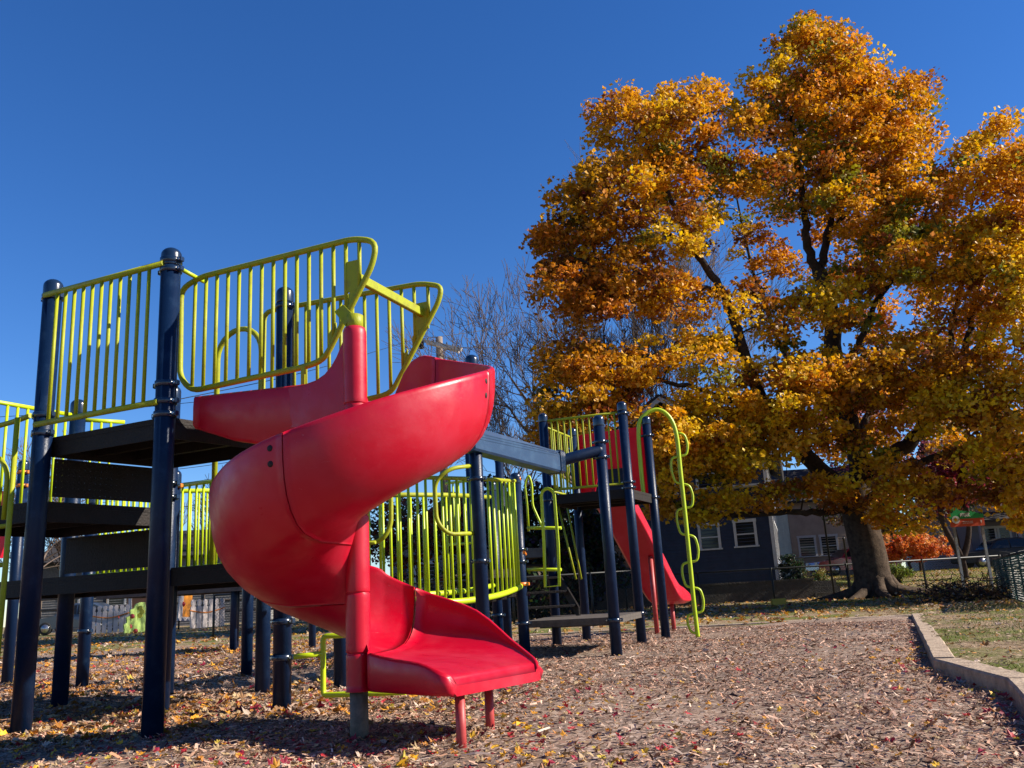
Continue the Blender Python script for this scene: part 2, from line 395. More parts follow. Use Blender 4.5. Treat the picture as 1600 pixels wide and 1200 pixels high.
def station(t):
    i = int(np.clip(np.searchsorted(_tt, t)-1, 0, len(_tt)-2)); p0 = _ar[max(i-1, 0)]; p1 = _ar[i]; p2 = _ar[i+1]; p3 = _ar[min(i+2, len(_tt)-1)]
    u = (t-_tt[i])/(_tt[i+1]-_tt[i]); m1 = (p2-p0)/(_tt[i+1]-_tt[max(i-1, 0)])*(_tt[i+1]-_tt[i]); m2 = (p3-p1)/(_tt[min(i+2, len(_tt)-1)]-_tt[i])*(_tt[i+1]-_tt[i])
    a = (2*u**3-3*u*u+1)*p1+(u**3-2*u*u+u)*m1+(-2*u**3+3*u*u)*p2+(u**3-u*u)*m2
    return a[:3], a[3:6], a[6], a[7], a[8], a[9]
def ring(t):
    a, b, bz, hn, H, tk = station(t); W = np.linalg.norm((b-a)[:2]); e = (b-a)/W
    pf = [(0, hn), (.02, hn*.72), (.05, hn*.45), (.10, hn*.17), (.17, hn*.04), (.28, 0), (.5, 0), (.62, H*.03), (.72, H*.065), (.81, H*.145), (.88, H*.26), (.93, H*.40), (.96, H*.56), (.978, H*.75), (.985, H*.9), (.985, H)]
    P = [(x*W, h) for x, h in pf]; off = []
    for i, p in enumerate(P):
        q0 = P[max(i-1, 0)]; q1 = P[min(i+1, len(P)-1)]; dx, dh = q1[0]-q0[0], q1[1]-q0[1]; l = hypot(dx, dh)
        off.append((p[0]+dh/l*tk, p[1]-dx/l*tk))
    w_ = W*.985; lipo = [(w_+.003, H+.010), (w_+.012, H+.016), (w_+.026, H+.014), (w_+.034, H+.004), (w_+.036, H-.015)]
    sd = max(tk, bz-.24) if t > 350 else (max(tk, bz-float(np.interp(t, [-60, -45, -28, -14, 0], [1.765, 1.65, 1.57, 1.54, 1.60]))) if t < 0 else tk+.1*max(0, 1-t/12))
    lpi = [(-.004, hn+.010), (-.012, hn+.012)] 
    # inner underside: skirt down at the near side
    under = off[::-1]; under[0] = (w_+tk*.98, H-.04)
    loop = P+lipo+under[0:-5]+[(.05, -sd), (.0, -sd), (-.022, -sd+.02), (-.024, hn*.5), (-.02, hn)]+lpi[::-1]
    return [a+e*x+V(0, 0, bz+h) for x, h in loop]
def chute(t0, t1, step=3.):
    n = max(2, int((t1-t0)/step)); rs = [ring(t0+(t1-t0)*k/n) for k in range(n+1)]; m = len(rs[0]); b = MB()
    F = []
    for i in range(n):
        for k in range(m): F.append((i*m+k, i*m+(k+1) % m, (i+1)*m+(k+1) % m, (i+1)*m+k))
    b.add([p for r in rs for p in r], F, True)
    b.f.append(tuple(range(m))); b.sm.append(False); b.f.append(tuple(n*m+k for k in range(m))[::-1]); b.sm.append(False)
    o = b.build('chute_section', M['red'], ss); return o
cuts = [-60, 8, 82, 172, 262, 354, 394]
secs = [chute(cuts[i]+(.25 if i else 0), cuts[i+1]-(.25 if i < 5 else 0)) for i in range(6)]
# bolt sockets beside the seams
def socket(t, k, sec, side=1):
    r = ring(t); p = r[k]; a, b_, *_x = station(t); e = (b_-a)/np.linalg.norm(b_-a)
    q0, q1 = r[k-1], r[k+1]; tg = (q1-q0)/np.linalg.norm(q1-q0); al = ring(t+1)[k]-ring(t-1)[k]; al /= np.linalg.norm(al)
    nr = np.cross(al, tg); nr = nr if nr@e > 0 else -nr
    MB().lathe(p-nr*.004, [(.015, 0), (.015, .005), (1e-5, .0055)], 16, nr).build('bolt_socket', M['dark'], sec)
for t in (86, 177):
    for k in (21, 23): socket(t, k, secs[1 if t < 82 else (2 if t < 172 else 3)])
# pole, sleeve and collar ring
MB().lathe((Q[0], Q[1], 0), [(.046, -.15), (.046, .26)], 24).build('pole_footing', M['footing'], ss)
b = MB(); pr = [(.07, .235), (.063, .24), (.063, .27)]
for z in (.42, .72, 1.12, 1.45, 1.72): pr += [(.063, z-.03), (.063, z-.008), (.0625, z-.006), (.057, z-.003), (.057, z+.003), (.0625, z+.006), (.063, z+.008), (.063, z+.03)]
pr += [(.064, 1.9), (.065, 2.11), (.064, 2.135), (.058, 2.155), (.045, 2.165)]
b.lathe((Q[0], Q[1], 0), pr, 28).build('pole_sleeve', M['red'], ss)
for z0, z1, th in ((1.22, 1.50, -130), (.74, 1.10, -190)):
    pass
MB().lathe((Q[0], Q[1], 0), [(.040, 2.15), (.049, 2.155), (.049, 2.23), (.04, 2.235)], 24).build('pole_ring', M['lime'], ss)
# shoulder wall rising from the near side of the entry to the pole
nS = nQ-.0
def sh(u, v): return onplane(u, v, nS+.03)
zt = 2.20
S_ = [(-3.20, 1.915), (-2.993, 1.905), (-2.90, 1.912), (-2.83, 1.935), (-2.775, 1.975), (-2.74, 2.015), (-2.705, 2.07), (-2.68, 2.115), (-2.66, 2.138), (-2.63, 2.145), (sQ+.02, 2.145), (sQ+.02, 1.62), (-2.9, 1.62), (-3.20, 1.68)]
b = MB(); fr = []; bk = []
for i, (s, z) in enumerate(S_):
    f = float(np.clip((s+3.2)/.5, 0, 1)); fr.append(sn(s, nQ+.095-.10*f, z)); bk.append(sn(s, nQ+.12-.06*f, z))
n = len(S_); b.add(fr+bk, [tuple(range(n)), tuple(range(n, 2*n))[::-1]]+[((i+1) % n, i, n+i, n+(i+1) % n) for i in range(n)])
o = b.build('shoulder_wall', M['red'], ss); bv = o.modifiers.new('round', 'BEVEL'); bv.width = .018; bv.segments = 4; bv.limit_method = 'ANGLE'
for p in o.data.polygons: p.use_smooth = True
# exit legs
for x, y in ((-.32, 4.25), (-.21, 4.79)):
    MB().tube([(x, y, -.1), (x, y, .24)], .0235, 16).build('leg', M['redpole'], ss)
# side barriers of the slide entry
def barrier(outl, nn, xs, name='guardrail'):
    P = [onplane(u, v, nn) for u, v in outl]; b = MB(); b.tube(arc_round(P, .07, 4, True), .0185, 10, closed=True)
    g = b.build(name, M['lime'], ss)
    poly = [(D@p, p[2]) for p in P]
    def span(s):
        zs = []
        for i in range(len(poly)):
            a, c = poly[i], poly[(i+1) % len(poly)]
            if (a[0]-s)*(c[0]-s) < 0: zs.append(a[1]+(c[1]-a[1])*(s-a[0])/(c[0]-a[0]))
        return min(zs), max(zs)
    for s in xs:
        z0, z1 = span(s); MB().tube([sn(s, nn, z0), sn(s, nn, z1)], .0125, 8).build('baluster', M['lime'], g)
    return g, span, poly
NA, NB = 4.13, 4.97
oA = [(283, 452), (281, 590), (300, 611), (477, 573), (507, 562), (583, 412), (588, 377), (553, 373), (313, 433)]
gA, spA, pA = barrier(oA, NA, np.linspace(D@onplane(303, 520, NA), D@onplane(541, 470, NA), 14))
oB = [(413, 488), (410, 650), (583, 622), (612, 614), (686, 470), (690, 447), (658, 443), (440, 482)]
gB, spB, pB = barrier(oB, NB, np.linspace(D@onplane(425, 560, NB), D@onplane(648, 500, NB), 13))
cb = []
for g, sp, nn, u0, u1, ua in ((gA, spA, NA, 540, 562, 0), (gB, spB, NB, 648, 668, 0)):
    s0, s1 = D@onplane(u0, 440, nn), D@onplane(u1, 440, nn); zt_ = sp(s0)[1]
    MB().tube([sn(s1, nn, sp(s1)[0]), sn(s1, nn, sp(s1)[1])], .0125, 8).build('baluster', M['lime'], g)
    MB().plate([sn(s0, nn, zt_-.33), sn(s1, nn, zt_-.33), sn(s1, nn, zt_-.14), sn(s0, nn, zt_-.14)], .012).build('bar_plate', M['lime'], g)
    cb.append(sn((s0+s1)/2, nn, zt_-.22))
    for f in (.55, 0, -.9):      # gusset plates on the slanting edge
        ss_ = s0+(s1-s0)*(.5-1.0*(.8-f)); lo = sp(ss_)[0]
        if sp(ss_)[1]-lo > .3: MB().plate([sn(ss_, nn, lo), sn(ss_+.05, nn, sp(ss_+.05)[0]), sn(ss_+.05, nn, lo+.16), sn(ss_, nn, lo+.10)], .010).build('gusset', M['lime'], g)
b = MB(); a, c = cb; dr = (c-a); L = np.linalg.norm(dr); b.box(tuple((a+c)/2), (L, .035, .058), atan2(dr[1], dr[0]), .004); b.build('cross_bar', M['lime'], ss)
# bracket joining ring and barrier, bracket under the barrier
MB().plate([V(*Q[:2], 2.225)+V(.0, -.04, 0), V(*Q[:2], 2.165)+V(-.045, -.03, 0), V(*Q[:2], 2.26)+V(-.11, .0, 0), V(*Q[:2], 2.30)+V(-.06, -.0, 0)], .01).build('bracket', M['lime'], ss)
bz = onplane(474, 600, NA-.03)
MB().plate([bz+V(-.012, -.005, -.10), bz+V(.012, -.01, -.10), bz+V(.012, -.01, .10), bz+V(-.012, -.005, .10)], .01).build('bracket', M['lime'], ss)
# ---------------------------------------------------------------- overhead beam and its post
T1 = V(.93, 9.49, 0); T2 = V(1.42, 11.23, 0); T3 = V(1.86, 12.15, 0); B2 = V(.39, 11.56, 0); B3 = V(.84, 12.6, 0); L4 = V(-.02, 9.75, 0)
CP = V(-.37, 7.99, 0); ZT, ZL = 1.92, .39
ob = thing('overhead_beam', 'dark blue overhead glide beam reaching from a tall post beside the spiral slide to the far tower', 'beam', tuple(CP))
post(ob, CP, 2.90, collars=(1.72, .98, .45))
bs = at(757, 692, 8.1); be = at(866, 722, 9.25)
dr = (be-bs); L = np.linalg.norm(dr); an = atan2(dr[1], dr[0]); dr /= L; sd_ = V(-dr[1], dr[0], 0)
b = MB(); prof = [(-.07, -.12), (.07, -.12), (.085, -.10), (.085, .06), (.06, .105), (.02, .12), (-.02, .12), (-.06, .105), (-.085, .06), (-.085, -.10)]
A_ = bs-dr*.28; Pn = [A_+sd_*x+V(0, 0, h) for x, h in prof]+[be+sd_*x+V(0, 0, h) for x, h in prof]; n = len(prof)
b.add(Pn, [(i, (i+1) % n, n+(i+1) % n, n+i) for i in range(n)]+[tuple(range(n))[::-1], tuple(range(n, 2*n))])
bo = b.build('beam', M['navy_beam'], ob)
for h in (.02, .045, .07): MB().box(tuple((A_+be)/2-sd_*.086+V(0, 0, h)), (L+.2, .004, .006), an).build('beam_groove', M['navy_beam'], bo)
el = be+dr*.06; tp = at(936, 703, 9.49); tp[0] = T1[0]
MB().tube(smooth_path([be-dr*.02+V(0, 0, .02), be+dr*.12+V(0, 0, .03), (be+tp)/2+dr*.05+V(0, 0, .01), tp], 6), .062, 20).build('beam_arm', M['navy'], ob)
MB().box(tuple(be+dr*.03+V(0, 0, .0)), (.10, .19, .25), an, .02).build('beam_end_cap', M['cap'], ob)
def loop_px(parent, pts, y, m='lime', r=.019, name='hand_loop', rr=.08):
    P = [at(u, v, yy if not callable(y) else y) for (u, v, yy) in [(p+(y,) if len(p) == 2 else p) for p in pts]]
    return MB().tube(arc_round(P, rr, 6), r, 10).build(name, M[m], parent)
loop_px(ob, [(742, 727, 7.99), (703, 732, 7.8), (679, 752, 7.8), (682, 815, 7.8), (700, 835, 7.8), (745, 833, 7.99)], 7.8, rr=.16)
CQ = V(-1.62, 7.45, 0)
loop_px(ob, [(560, 748, 7.3), (600, 756, 7.2), (611, 770, 7.2), (611, 822, 7.2), (597, 845, 7.2), (565, 850, 7.3)], 7.2, rr=.12)

# ---------------------------------------------------------------- swaying bridge between the towers
br = thing('curved_bridge', 'sagging walkway with tall bright lime bar sides behind the spiral slide', 'bridge', (-.9, 8.6, 0))
def bridge_side(path, z0s, z1s, nb, m, r0, r1, rb):
    P = smooth_path([V(*p, 0) for p in path], 8); n = len(P); t = np.linspace(0, 1, len(path)); tt = np.linspace(0, 1, n)
    z0 = np.interp(tt, t, z0s); z1 = np.interp(tt, t, z1s)
    # soften heights
    k = np.array([.25, .5, .25])
    for _ in range(6): z0[1:-1] = np.convolve(z0, k, 'valid'); z1[1:-1] = np.convolve(z1, k, 'valid')
    g = MB().tube([p+V(0, 0, z) for p, z in zip(P, z0)], r0, 12).build('side_rail', M[m], br)
    MB().tube([p+V(0, 0, z) for p, z in zip(P, z1)], r1, 10).build('top_rail', M['lime'], br)
    for i in range(nb):
        u = (i+.5)/nb*(n-1); k0 = int(u); f = u-k0; p = P[k0]*(1-f)+P[min(k0+1, n-1)]*f
        a = np.interp(u/(n-1), tt, z0); c = np.interp(u/(n-1), tt, z1)
        MB().tube([p+V(0, 0, a), p+V(0, 0, c)], rb, 8).build('baluster', M[m], g)
bridge_side([(-1.75, 7.95), (-1.17, 8.15), (-.66, 8.45), (-.27, 9.02), (-.03, 9.68)], [.86, .70, .63, .67, .76], [1.86, 1.80, 1.80, 1.84, 1.90], 27, 'brightlime', .030, .020, .0135)
bridge_side([(-2.1, 8.8), (-1.5, 8.95), (-1.0, 9.2), (-.62, 9.8), (-.35, 10.7)], [.90, .78, .72, .74, .80], [1.78, 1.74, 1.74, 1.78, 1.85], 15, 'brightlime', .030, .026, .0135)
for i in range(13):
    f = i/12; a = V(-1.8, 8.0, 0)*(1-f)**2+2*V(-.5, 8.0, 0)*f*(1-f)+V(-.06, 9.7, 0)*f*f; c = V(-2.1, 8.75, 0)*(1-f)**2+2*V(-.9, 8.9, 0)*f*(1-f)+V(-.38, 10.6, 0)*f*f
    z = .74-.12*4*f*(1-f)*.9+.1*(1-f); m_ = (a+c)/2
    dd = c-a; MB().box((m_[0], m_[1], z-.05), (np.linalg.norm(dd), .12, .04), atan2(dd[1], dd[0]), .006).build('plank', M['deck'], br)

# ---------------------------------------------------------------- far tower
ft = thing('far_tower', 'farther navy play tower with a roofless lime railed deck and low step platform', 'climbing frame', tuple((T1+T2+B2)/3))
tl = (-.004, .0)
post(ft, T1, 2.55, collars=(2.25, 2.08, ZL-.03)); post(ft, T2, 3.06, collars=(2.90, 2.0, 1.93, ZL-.02)); post(ft, T3, 3.03, collars=(2.75, 1.88))
post(ft, B2, 3.03, collars=(1.86,)); post(ft, B3, 3.0, collars=(1.86,)); post(ft, L4, 2.0, orange=(.78,), collars=(1.15, 1.02, ZL-.02))
post(ft, (-.32, 10.75), 2.05, collars=(.45,)); post(ft, (-.62, 11.6), 2.75, collars=(2.2,)); post(ft, (-.25, 12.6), 2.9)
MB().tube([L4+V(-.16, 0, 1.91), L4+V(.06, -.02, 1.93)], .022, 8).build('clamp_arm', M['orange'], ft)
deck_slab(ft, [B2, T2, T3, B3], ZT, .12)
lp = deck_slab(ft, [L4+V(.02, -.02, 0), T1, T2+V(.02, -.05, 0), B2+V(-.03, .0, 0)], ZL, .07, 'greydeck', 'step_platform')
deck_slab(ft, [(-.4, 11.2, 0), (.35, 11.6, 0), (-.1, 12.5, 0), (-.9, 12.2, 0)], 1.25, .12, 'greydeck', 'deck')
guard(ft, B2, T2, ZT+.07, 2.92, 11, 'lime', gap=.07, r=.017, rb=.0115)
guard(ft, B2, B3, ZT+.07, 2.85, 8, 'lime', r=.016, rb=.010)
for a, c in (((-.95, 11.5), (-.45, 11.3)),): guard(ft, a, c, 1.35, 2.15, 5, 'brightlime')
loop_px(ft, [(826, 830, 9.9), (824, 790, 9.9), (820, 755, 9.9), (826, 741, 9.9), (831, 757, 9.9), (832, 790, 9.9), (842, 812, 9.9), (848, 824, 9.9)], 9.9, 'brightlime', .014, 'hoop_handrail', .05)
P = [at(u, v, 9.6) for u, v in ((852, 917), (850, 850), (846, 775))]; P2_ = [at(u, v, 9.6) for u, v in ((866, 775), (872, 850), (874, 915))]
cc = (P[-1]+P2_[0])/2; rr_ = np.linalg.norm(P[-1]-P2_[0])/2; arc = [cc+(P2_[0]-P[-1])/(2*rr_)*rr_*-cos(q)+V(0, 0, rr_*1.15*sin(q)) for q in np.linspace(.2, pi-.2, 9)]
MB().tube(P+arc+P2_, .018, 10, closed=True).build('hoop_handrail', M['brightlime'], ft)
for v in (825, 890): MB().tube([at(824, v, 9.85), at(877, v, 9.7)], .018, 8).build('hoop_link', M['brightlime'], ft)
MB().tube([at(818, 863, 9.7), at(818, 863, 9.7)+V(.02, .5, 0)], .02, 8).build('hoop_link', M['orange'], ft)
# stair rails and stair behind the platform
for du, y0 in ((0, 11.7), (14, 12.4)):
    MB().tube([at(872+du, 790, y0), at(900+du*.6, 905, y0-.3)], .014, 8).build('stair_rail', M['lime'], ft)
sb = MB(); a0, a1 = V(-.05, 12.1, 1.3), V(.35, 10.9, .42)
for k in range(5):
    p = a0+(a1-a0)*(k+.5)/5; MB().box(tuple(p), (.6, .22, .03), .1, .004).build('stair_tread', M['deck'], ft)
for dx in (-.31, .31): MB().plate([a0+V(dx, 0, .07), a1+V(dx, 0, .07), a1+V(dx, 0, -.09), a0+V(dx, 0, -.09)], .02).build('stringer', M['deck'], ft)
MB().box((-.22, 10.7, .93), (.5, .1, .10), .15).build('beam_block', M['greydeck'], ft)

# straight red slide behind the far tower
rs = thing('straight_slide', 'straight red slide with a hooded top on the far side of the far tower', 'slide', (2.6, 14.0, 0))
pu = [(908, 672), (1003, 671), (1003, 785), (908, 770)]
h0, h1, h2, h3 = at(905, 676, 12.8), at(1000, 670, 12.45), at(1007, 782, 12.3), at(905, 766, 12.8)
hood = MB(); hood.plate([h0, h1, h2, h2*.5+h3*.5], .05) if 0 else None
# hood panel: upright moulded sheet with an opening low in the middle
B3t, T3t = V(B3[0]+.02, B3[1]+.1, 0), V(T3[0], T3[1]+.08, 0); e_ = (T3t-B3t); 
def hp(f, z): return B3t+e_*f+V(0, 0, z)
hood.plate([hp(.0, ZT), hp(.0, 2.86), hp(.12, 2.90), hp(.95, 2.90), hp(1, 2.86), hp(1, ZT), hp(.80, ZT), hp(.72, 2.35), hp(.32, 2.35), hp(.22, ZT)], .02)
hood.build('slide_hood', M['redthin'], rs)
# chute: near edge polyline seen from the front, runs down away to the right
c0 = V(1.30, 12.45, 1.90); c1 = V(2.17, 14.0, .50); c2 = V(2.42, 14.5, .44)
dirc = (c1-c0)*V(1, 1, 0); dirc /= np.linalg.norm(dirc); sid = V(dirc[1], -dirc[0], 0)
prf = [(-.27, .20), (-.245, .21), (-.235, .06), (-.19, 0), (.19, 0), (.235, .06), (.245, .21), (.27, .20), (.275, 0), (.22, -.05), (-.22, -.05), (-.275, 0)]
pth = smooth_path([c0, c0+(c1-c0)*.3+V(0, 0, .03), c0+(c1-c0)*.7, c1, c2], 6); b = MB(); n = len(prf)
for i, p in enumerate(pth):
    k = 1.0 if i < len(pth)-5 else 1-.13*(i-len(pth)+5)
    b.v += [tuple(p+sid*x+V(0, 0, h*k)) for x, h in prf]
for i in range(len(pth)-1):
    for k in range(n): b.f.append((i*n+k, i*n+(k+1) % n, (i+1)*n+(k+1) % n, (i+1)*n+k)); b.sm.append(False)
b.f += [tuple(range(n))[::-1], tuple((len(pth)-1)*n+k for k in range(n))]; b.sm += [False, False]
o = b.build('chute', M['red'], rs); bv = o.modifiers.new('round', 'BEVEL'); bv.width = .012; bv.segments = 2; bv.limit_method = 'ANGLE'
for p_, z in (((1.90, 13.2), 1.12), ((2.32, 14.25), .46)):
    MB().tube([(*p_, -.1), (*p_, z)], .035, 12).build('leg', M['redpole'], rs)

# ---------------------------------------------------------------- looping pole climber
lc = thing('loop_climber', 'bright lime arched pole climber with alternating hand and foot loops right of the far tower', 'climber', (2.29, 12.19, 0))
YC = 12.15
main = [at(1006, 777, YC), at(1001, 725, YC), at(998, 668, YC), at(1008, 648, YC), at(1028, 640, YC), at(1046, 652, YC), at(1057, 680, YC), at(1063, 735, YC), at(1070, 800, YC), at(1078, 880, YC), at(1085, 950, YC), at(1091, 998, YC)]
main[-1][2] = -.1
cl = MB().tube(smooth_path(main, 5), .030, 12).build('climber_pole', M['brightlime'], lc)
ys = [676, 713, 756, 794, 836, 878, 918, 958, 990]
for i in range(8):
    ya, yb = ys[i], ys[i+1]; sgn = 1 if i % 2 == 0 else -1
    ua = np.interp(ya, [680, 735, 800, 880, 950, 998], [1057, 1063, 1070, 1078, 1085, 1091]); ub = np.interp(yb, [680, 735, 800, 880, 950, 998], [1057, 1063, 1070, 1078, 1085, 1091])
    w_ = 15; P = [at(ua, ya, YC), at(ua+sgn*w_*.8, ya+(2 if sgn > 0 else 3), YC), at(ua+sgn*w_+3, (ya+yb)/2, YC), at(ub+sgn*w_*.75+1, yb-2, YC), at(ub, yb, YC)]
    MB().tube(arc_round(P, .07, 5), .017, 8).build('climbing_loop', M['brightlime'], lc)
# ---------------------------------------------------------------- terrain
def sstep(a, b, x): t = np.clip((x-a)/(b-a), 0, 1); return t*t*(3-2*t)
def TZ(x, y):
    x = np.asarray(x, float); y = np.asarray(y, float)
    rise = .72*sstep(30.5, 44, y)*sstep(-6, 3, x)+.03*sstep(15, 28, y)
    rough = .012*np.sin(x*1.7+y*.6)*np.sin(y*1.3-x*.4)+.006*np.sin(x*5.1+1)*np.sin(y*4.3)
    rk = .065*sstep(.0, .12, (x-KX(y)))*sstep(KFAR, KFAR-1.5, y)
    return rise+rough+rk
# kerb line (inner top edge), from far to near
KP = [gz(1424, 958.7, .04), gz(1458, 1029, .085), gz(1572, 1059, .095), gz(1640, 1130, .095)]
_ky = np.array([p[1] for p in KP])[::-1]; _kx = np.array([p[0] for p in KP])[::-1]
def KX(y): return np.interp(y, _ky, _kx)
KFAR = KP[0][1]
def grid_mesh(name, x0, x1, y0, y1, nx, ny, m, dz=0., zf=None, powr=1.0):
    xs = np.linspace(x0, x1, nx); ys = y0+(y1-y0)*np.linspace(0, 1, ny)**powr
    X, Y = np.meshgrid(xs, ys); Z = (zf or TZ)(X, Y)+dz
    vs = np.stack([X.ravel(), Y.ravel(), Z.ravel()], 1)
    i = np.arange((ny-1)*(nx-1)); r = i//(nx-1); c = i % (nx-1); a = r*nx+c
    F = np.stack([a, a+1, a+nx+1, a+nx], 1)
    return np_mesh(name, vs, F, m, smooth=True)
def np_mesh(name, vs, F, m, col=None, parent=None, smooth=False):
    me = bpy.data.meshes.new(name); k = F.shape[1]
    me.vertices.add(len(vs)); me.vertices.foreach_set('co', np.asarray(vs, np.float32).ravel())
    me.loops.add(F.size); me.loops.foreach_set('vertex_index', F.astype(np.int32).ravel())
    me.polygons.add(len(F)); me.polygons.foreach_set('loop_start', np.arange(0, F.size, k, dtype=np.int32))
    me.polygons.foreach_set('use_smooth', np.full(len(F), smooth))
    me.materials.append(m); me.update(calc_edges=True)
    if col is not None:
        ca = me.color_attributes.new('Col', 'FLOAT_COLOR', 'POINT'); c4 = np.ones((len(vs), 4), np.float32); c4[:, :3] = np.asarray(col)*KA
        ca.data.foreach_set('color', c4.ravel())
    return link(name, me, parent)

def nodes(m):
    m.use_nodes = True; return m.node_tree.nodes, m.node_tree.links, m.node_tree.nodes['Principled BSDF']
def ramp(n, l, fac, stops):
    r = n.new('ShaderNodeValToRGB'); cr = r.color_ramp
    while len(cr.elements) < len(stops): cr.elements.new(.5)
    for e, (p, c) in zip(cr.elements, stops): e.position = p; e.color = (*kc(c), 1)
    l.new(fac, r.inputs[0]); return r.outputs[0]
def noise_n(n, l, vec, scale, detail=6, rough=.6):
    t = n.new('ShaderNodeTexNoise'); t.inputs['Scale'].default_value = scale; t.inputs['Detail'].default_value = detail
    t.inputs['Roughness'].default_value = rough; l.new(vec, t.inputs['Vector']); return t.outputs['Fac']
def mixc(n, l, f, a, c, mode='MIX'):
    x = n.new('ShaderNodeMix'); x.data_type = 'RGBA'; x.blend_type = mode
    if isinstance(f, float): x.inputs[0].default_value = f
    else: l.new(f, x.inputs[0])
    for i, s in ((6, a), (7, c)):
        if isinstance(s, tuple): x.inputs[i].default_value = (*s, 1)
        else: l.new(s, x.inputs[i])
    return x.outputs[2]
def maprange(n, l, x, a, b_, c=0., d=1.):
    r = n.new('ShaderNodeMapRange'); r.inputs[1].default_value = a; r.inputs[2].default_value = b_; r.inputs[3].default_value = c; r.inputs[4].default_value = d
    l.new(x, r.inputs[0]); return r.outputs[0]

def chips_mat():
    m = bpy.data.materials.new('wood_chip_surfacing'); n, l, b = nodes(m); tc = n.new('ShaderNodeTexCoord').outputs['Object']
    b.inputs['Roughness'].default_value = .9; b.inputs['Specular IOR Level'].default_value = .15
    outs = []
    wp = n.new('ShaderNodeTexNoise'); wp.inputs['Scale'].default_value = 9; l.new(tc, wp.inputs['Vector'])
    wv = n.new('ShaderNodeVectorMath'); wv.operation = 'MULTIPLY_ADD'; l.new(wp.outputs['Color'], wv.inputs[0]); wv.inputs[1].default_value = (.12, .12, .12); l.new(tc, wv.inputs[2])
    for k, (rz, st) in enumerate(((.3, (22, 70, 20)), (1.5, (24, 80, 20)), (2.4, (20, 60, 20)))):
        mp = n.new('ShaderNodeMapping'); mp.inputs['Rotation'].default_value = (0, 0, rz); l.new(wv.outputs[0], mp.inputs[0])
        mp2 = n.new('ShaderNodeMapping'); mp2.inputs['Scale'].default_value = st; l.new(mp.outputs[0], mp2.inputs[0])
        vo = n.new('ShaderNodeTexVoronoi'); vo.inputs['Scale'].default_value = 1.0; l.new(mp2.outputs[0], vo.inputs['Vector'])
        sp = n.new('ShaderNodeSeparateColor'); l.new(vo.outputs['Color'], sp.inputs[0])
        outs.append((sp.outputs[0], vo.outputs['Distance'], sp.outputs[1]))
    st = [(0, (.05, .035, .028)), (.22, (.12, .08, .06)), (.5, (.27, .185, .14)), (.8, (.45, .33, .26)), (1, (.64, .52, .43))]
    c0 = ramp(n, l, outs[0][0], st); c1 = ramp(n, l, outs[1][0], st); c2 = ramp(n, l, outs[2][0], st)
    m1 = mixc(n, l, maprange(n, l, outs[1][2], .45, .5), c0, c1); m2 = mixc(n, l, maprange(n, l, outs[2][2], .6, .65), m1, c2)
    big = noise_n(n, l, tc, .9, 6); m3 = mixc(n, l, maprange(n, l, big, .42, .62, 0., .6), m2, kc((.38, .265, .195)))
    dk = noise_n(n, l, tc, 1.7, 5); m3 = mixc(n, l, maprange(n, l, dk, .52, .68, 0., .45), m3, kc((.12, .085, .065)))
    l.new(m3, b.inputs['Base Color'])
    bp = n.new('ShaderNodeBump'); bp.inputs['Strength'].default_value = .9; bp.inputs['Distance'].default_value = .012
    ad = n.new('ShaderNodeMath'); ad.operation = 'ADD'; l.new(outs[0][0], ad.inputs[0]); l.new(outs[1][0], ad.inputs[1]); l.new(ad.outputs[0], bp.inputs['Height'])
    l.new(bp.outputs[0], b.inputs['Normal']); return m
def soil_mat():
    m = bpy.data.materials.new('dirt_and_grass'); n, l, b = nodes(m); tc = n.new('ShaderNodeTexCoord').outputs['Object']
    b.inputs['Roughness'].default_value = .95; b.inputs['Specular IOR Level'].default_value = .1
    f = noise_n(n, l, tc, 6, 9, .7); dirt = ramp(n, l, f, [(.3, (.13, .085, .05)), (.5, (.33, .235, .145)), (.7, (.50, .37, .25))])
    g = noise_n(n, l, tc, 24, 8, .8); gr = ramp(n, l, g, [(.3, (.05, .065, .015)), (.5, (.14, .165, .035)), (.7, (.30, .27, .10))])
    p = noise_n(n, l, tc, .55, 7, .65); k = mixc(n, l, maprange(n, l, p, .47, .56), dirt, gr)
    q = noise_n(n, l, tc, 30, 4, .8); k2 = mixc(n, l, maprange(n, l, q, .62, .68, 0., .6), k, (.34, .15, .04))
    l.new(k2, b.inputs['Base Color'])
    bp = n.new('ShaderNodeBump'); bp.inputs['Strength'].default_value = .7; bp.inputs['Distance'].default_value = .03; l.new(g, bp.inputs['Height']); l.new(bp.outputs[0], b.inputs['Normal'])
    return m
def attr_mat(name, rough=.8, trans=.0, spec=.2, sheen=0):
    m = bpy.data.materials.new(name); n, l, b = nodes(m)
    a = n.new('ShaderNodeAttribute'); a.attribute_name = 'Col'; l.new(a.outputs['Color'], b.inputs['Base Color'])
    b.inputs['Roughness'].default_value = rough; b.inputs['Specular IOR Level'].default_value = spec
    if trans:
        t = n.new('ShaderNodeBsdfTranslucent'); l.new(a.outputs['Color'], t.inputs['Color'])
        mx = n.new('ShaderNodeMixShader'); mx.inputs[0].default_value = trans
        l.new(b.outputs[0], mx.inputs[1]); l.new(t.outputs[0], mx.inputs[2]); l.new(mx.outputs[0], n['Material Output'].inputs['Surface'])
    return m
M['chips'] = chips_mat(); M['soil'] = soil_mat(); M['chip'] = attr_mat('loose_chips', .85); M['leaf'] = attr_mat('leaf', .5, .40, .3); M['dryleaf'] = attr_mat('dry_leaf', .6, .15, .35)
M['grass'] = attr_mat('grass_blades', .7, .3, .2)
M['concrete'] = mat('kerb_concrete', (.52, .40, .29), .85, .2, noise=(9, (.34, .25, .18), .42, .62), bump=(60, .6))

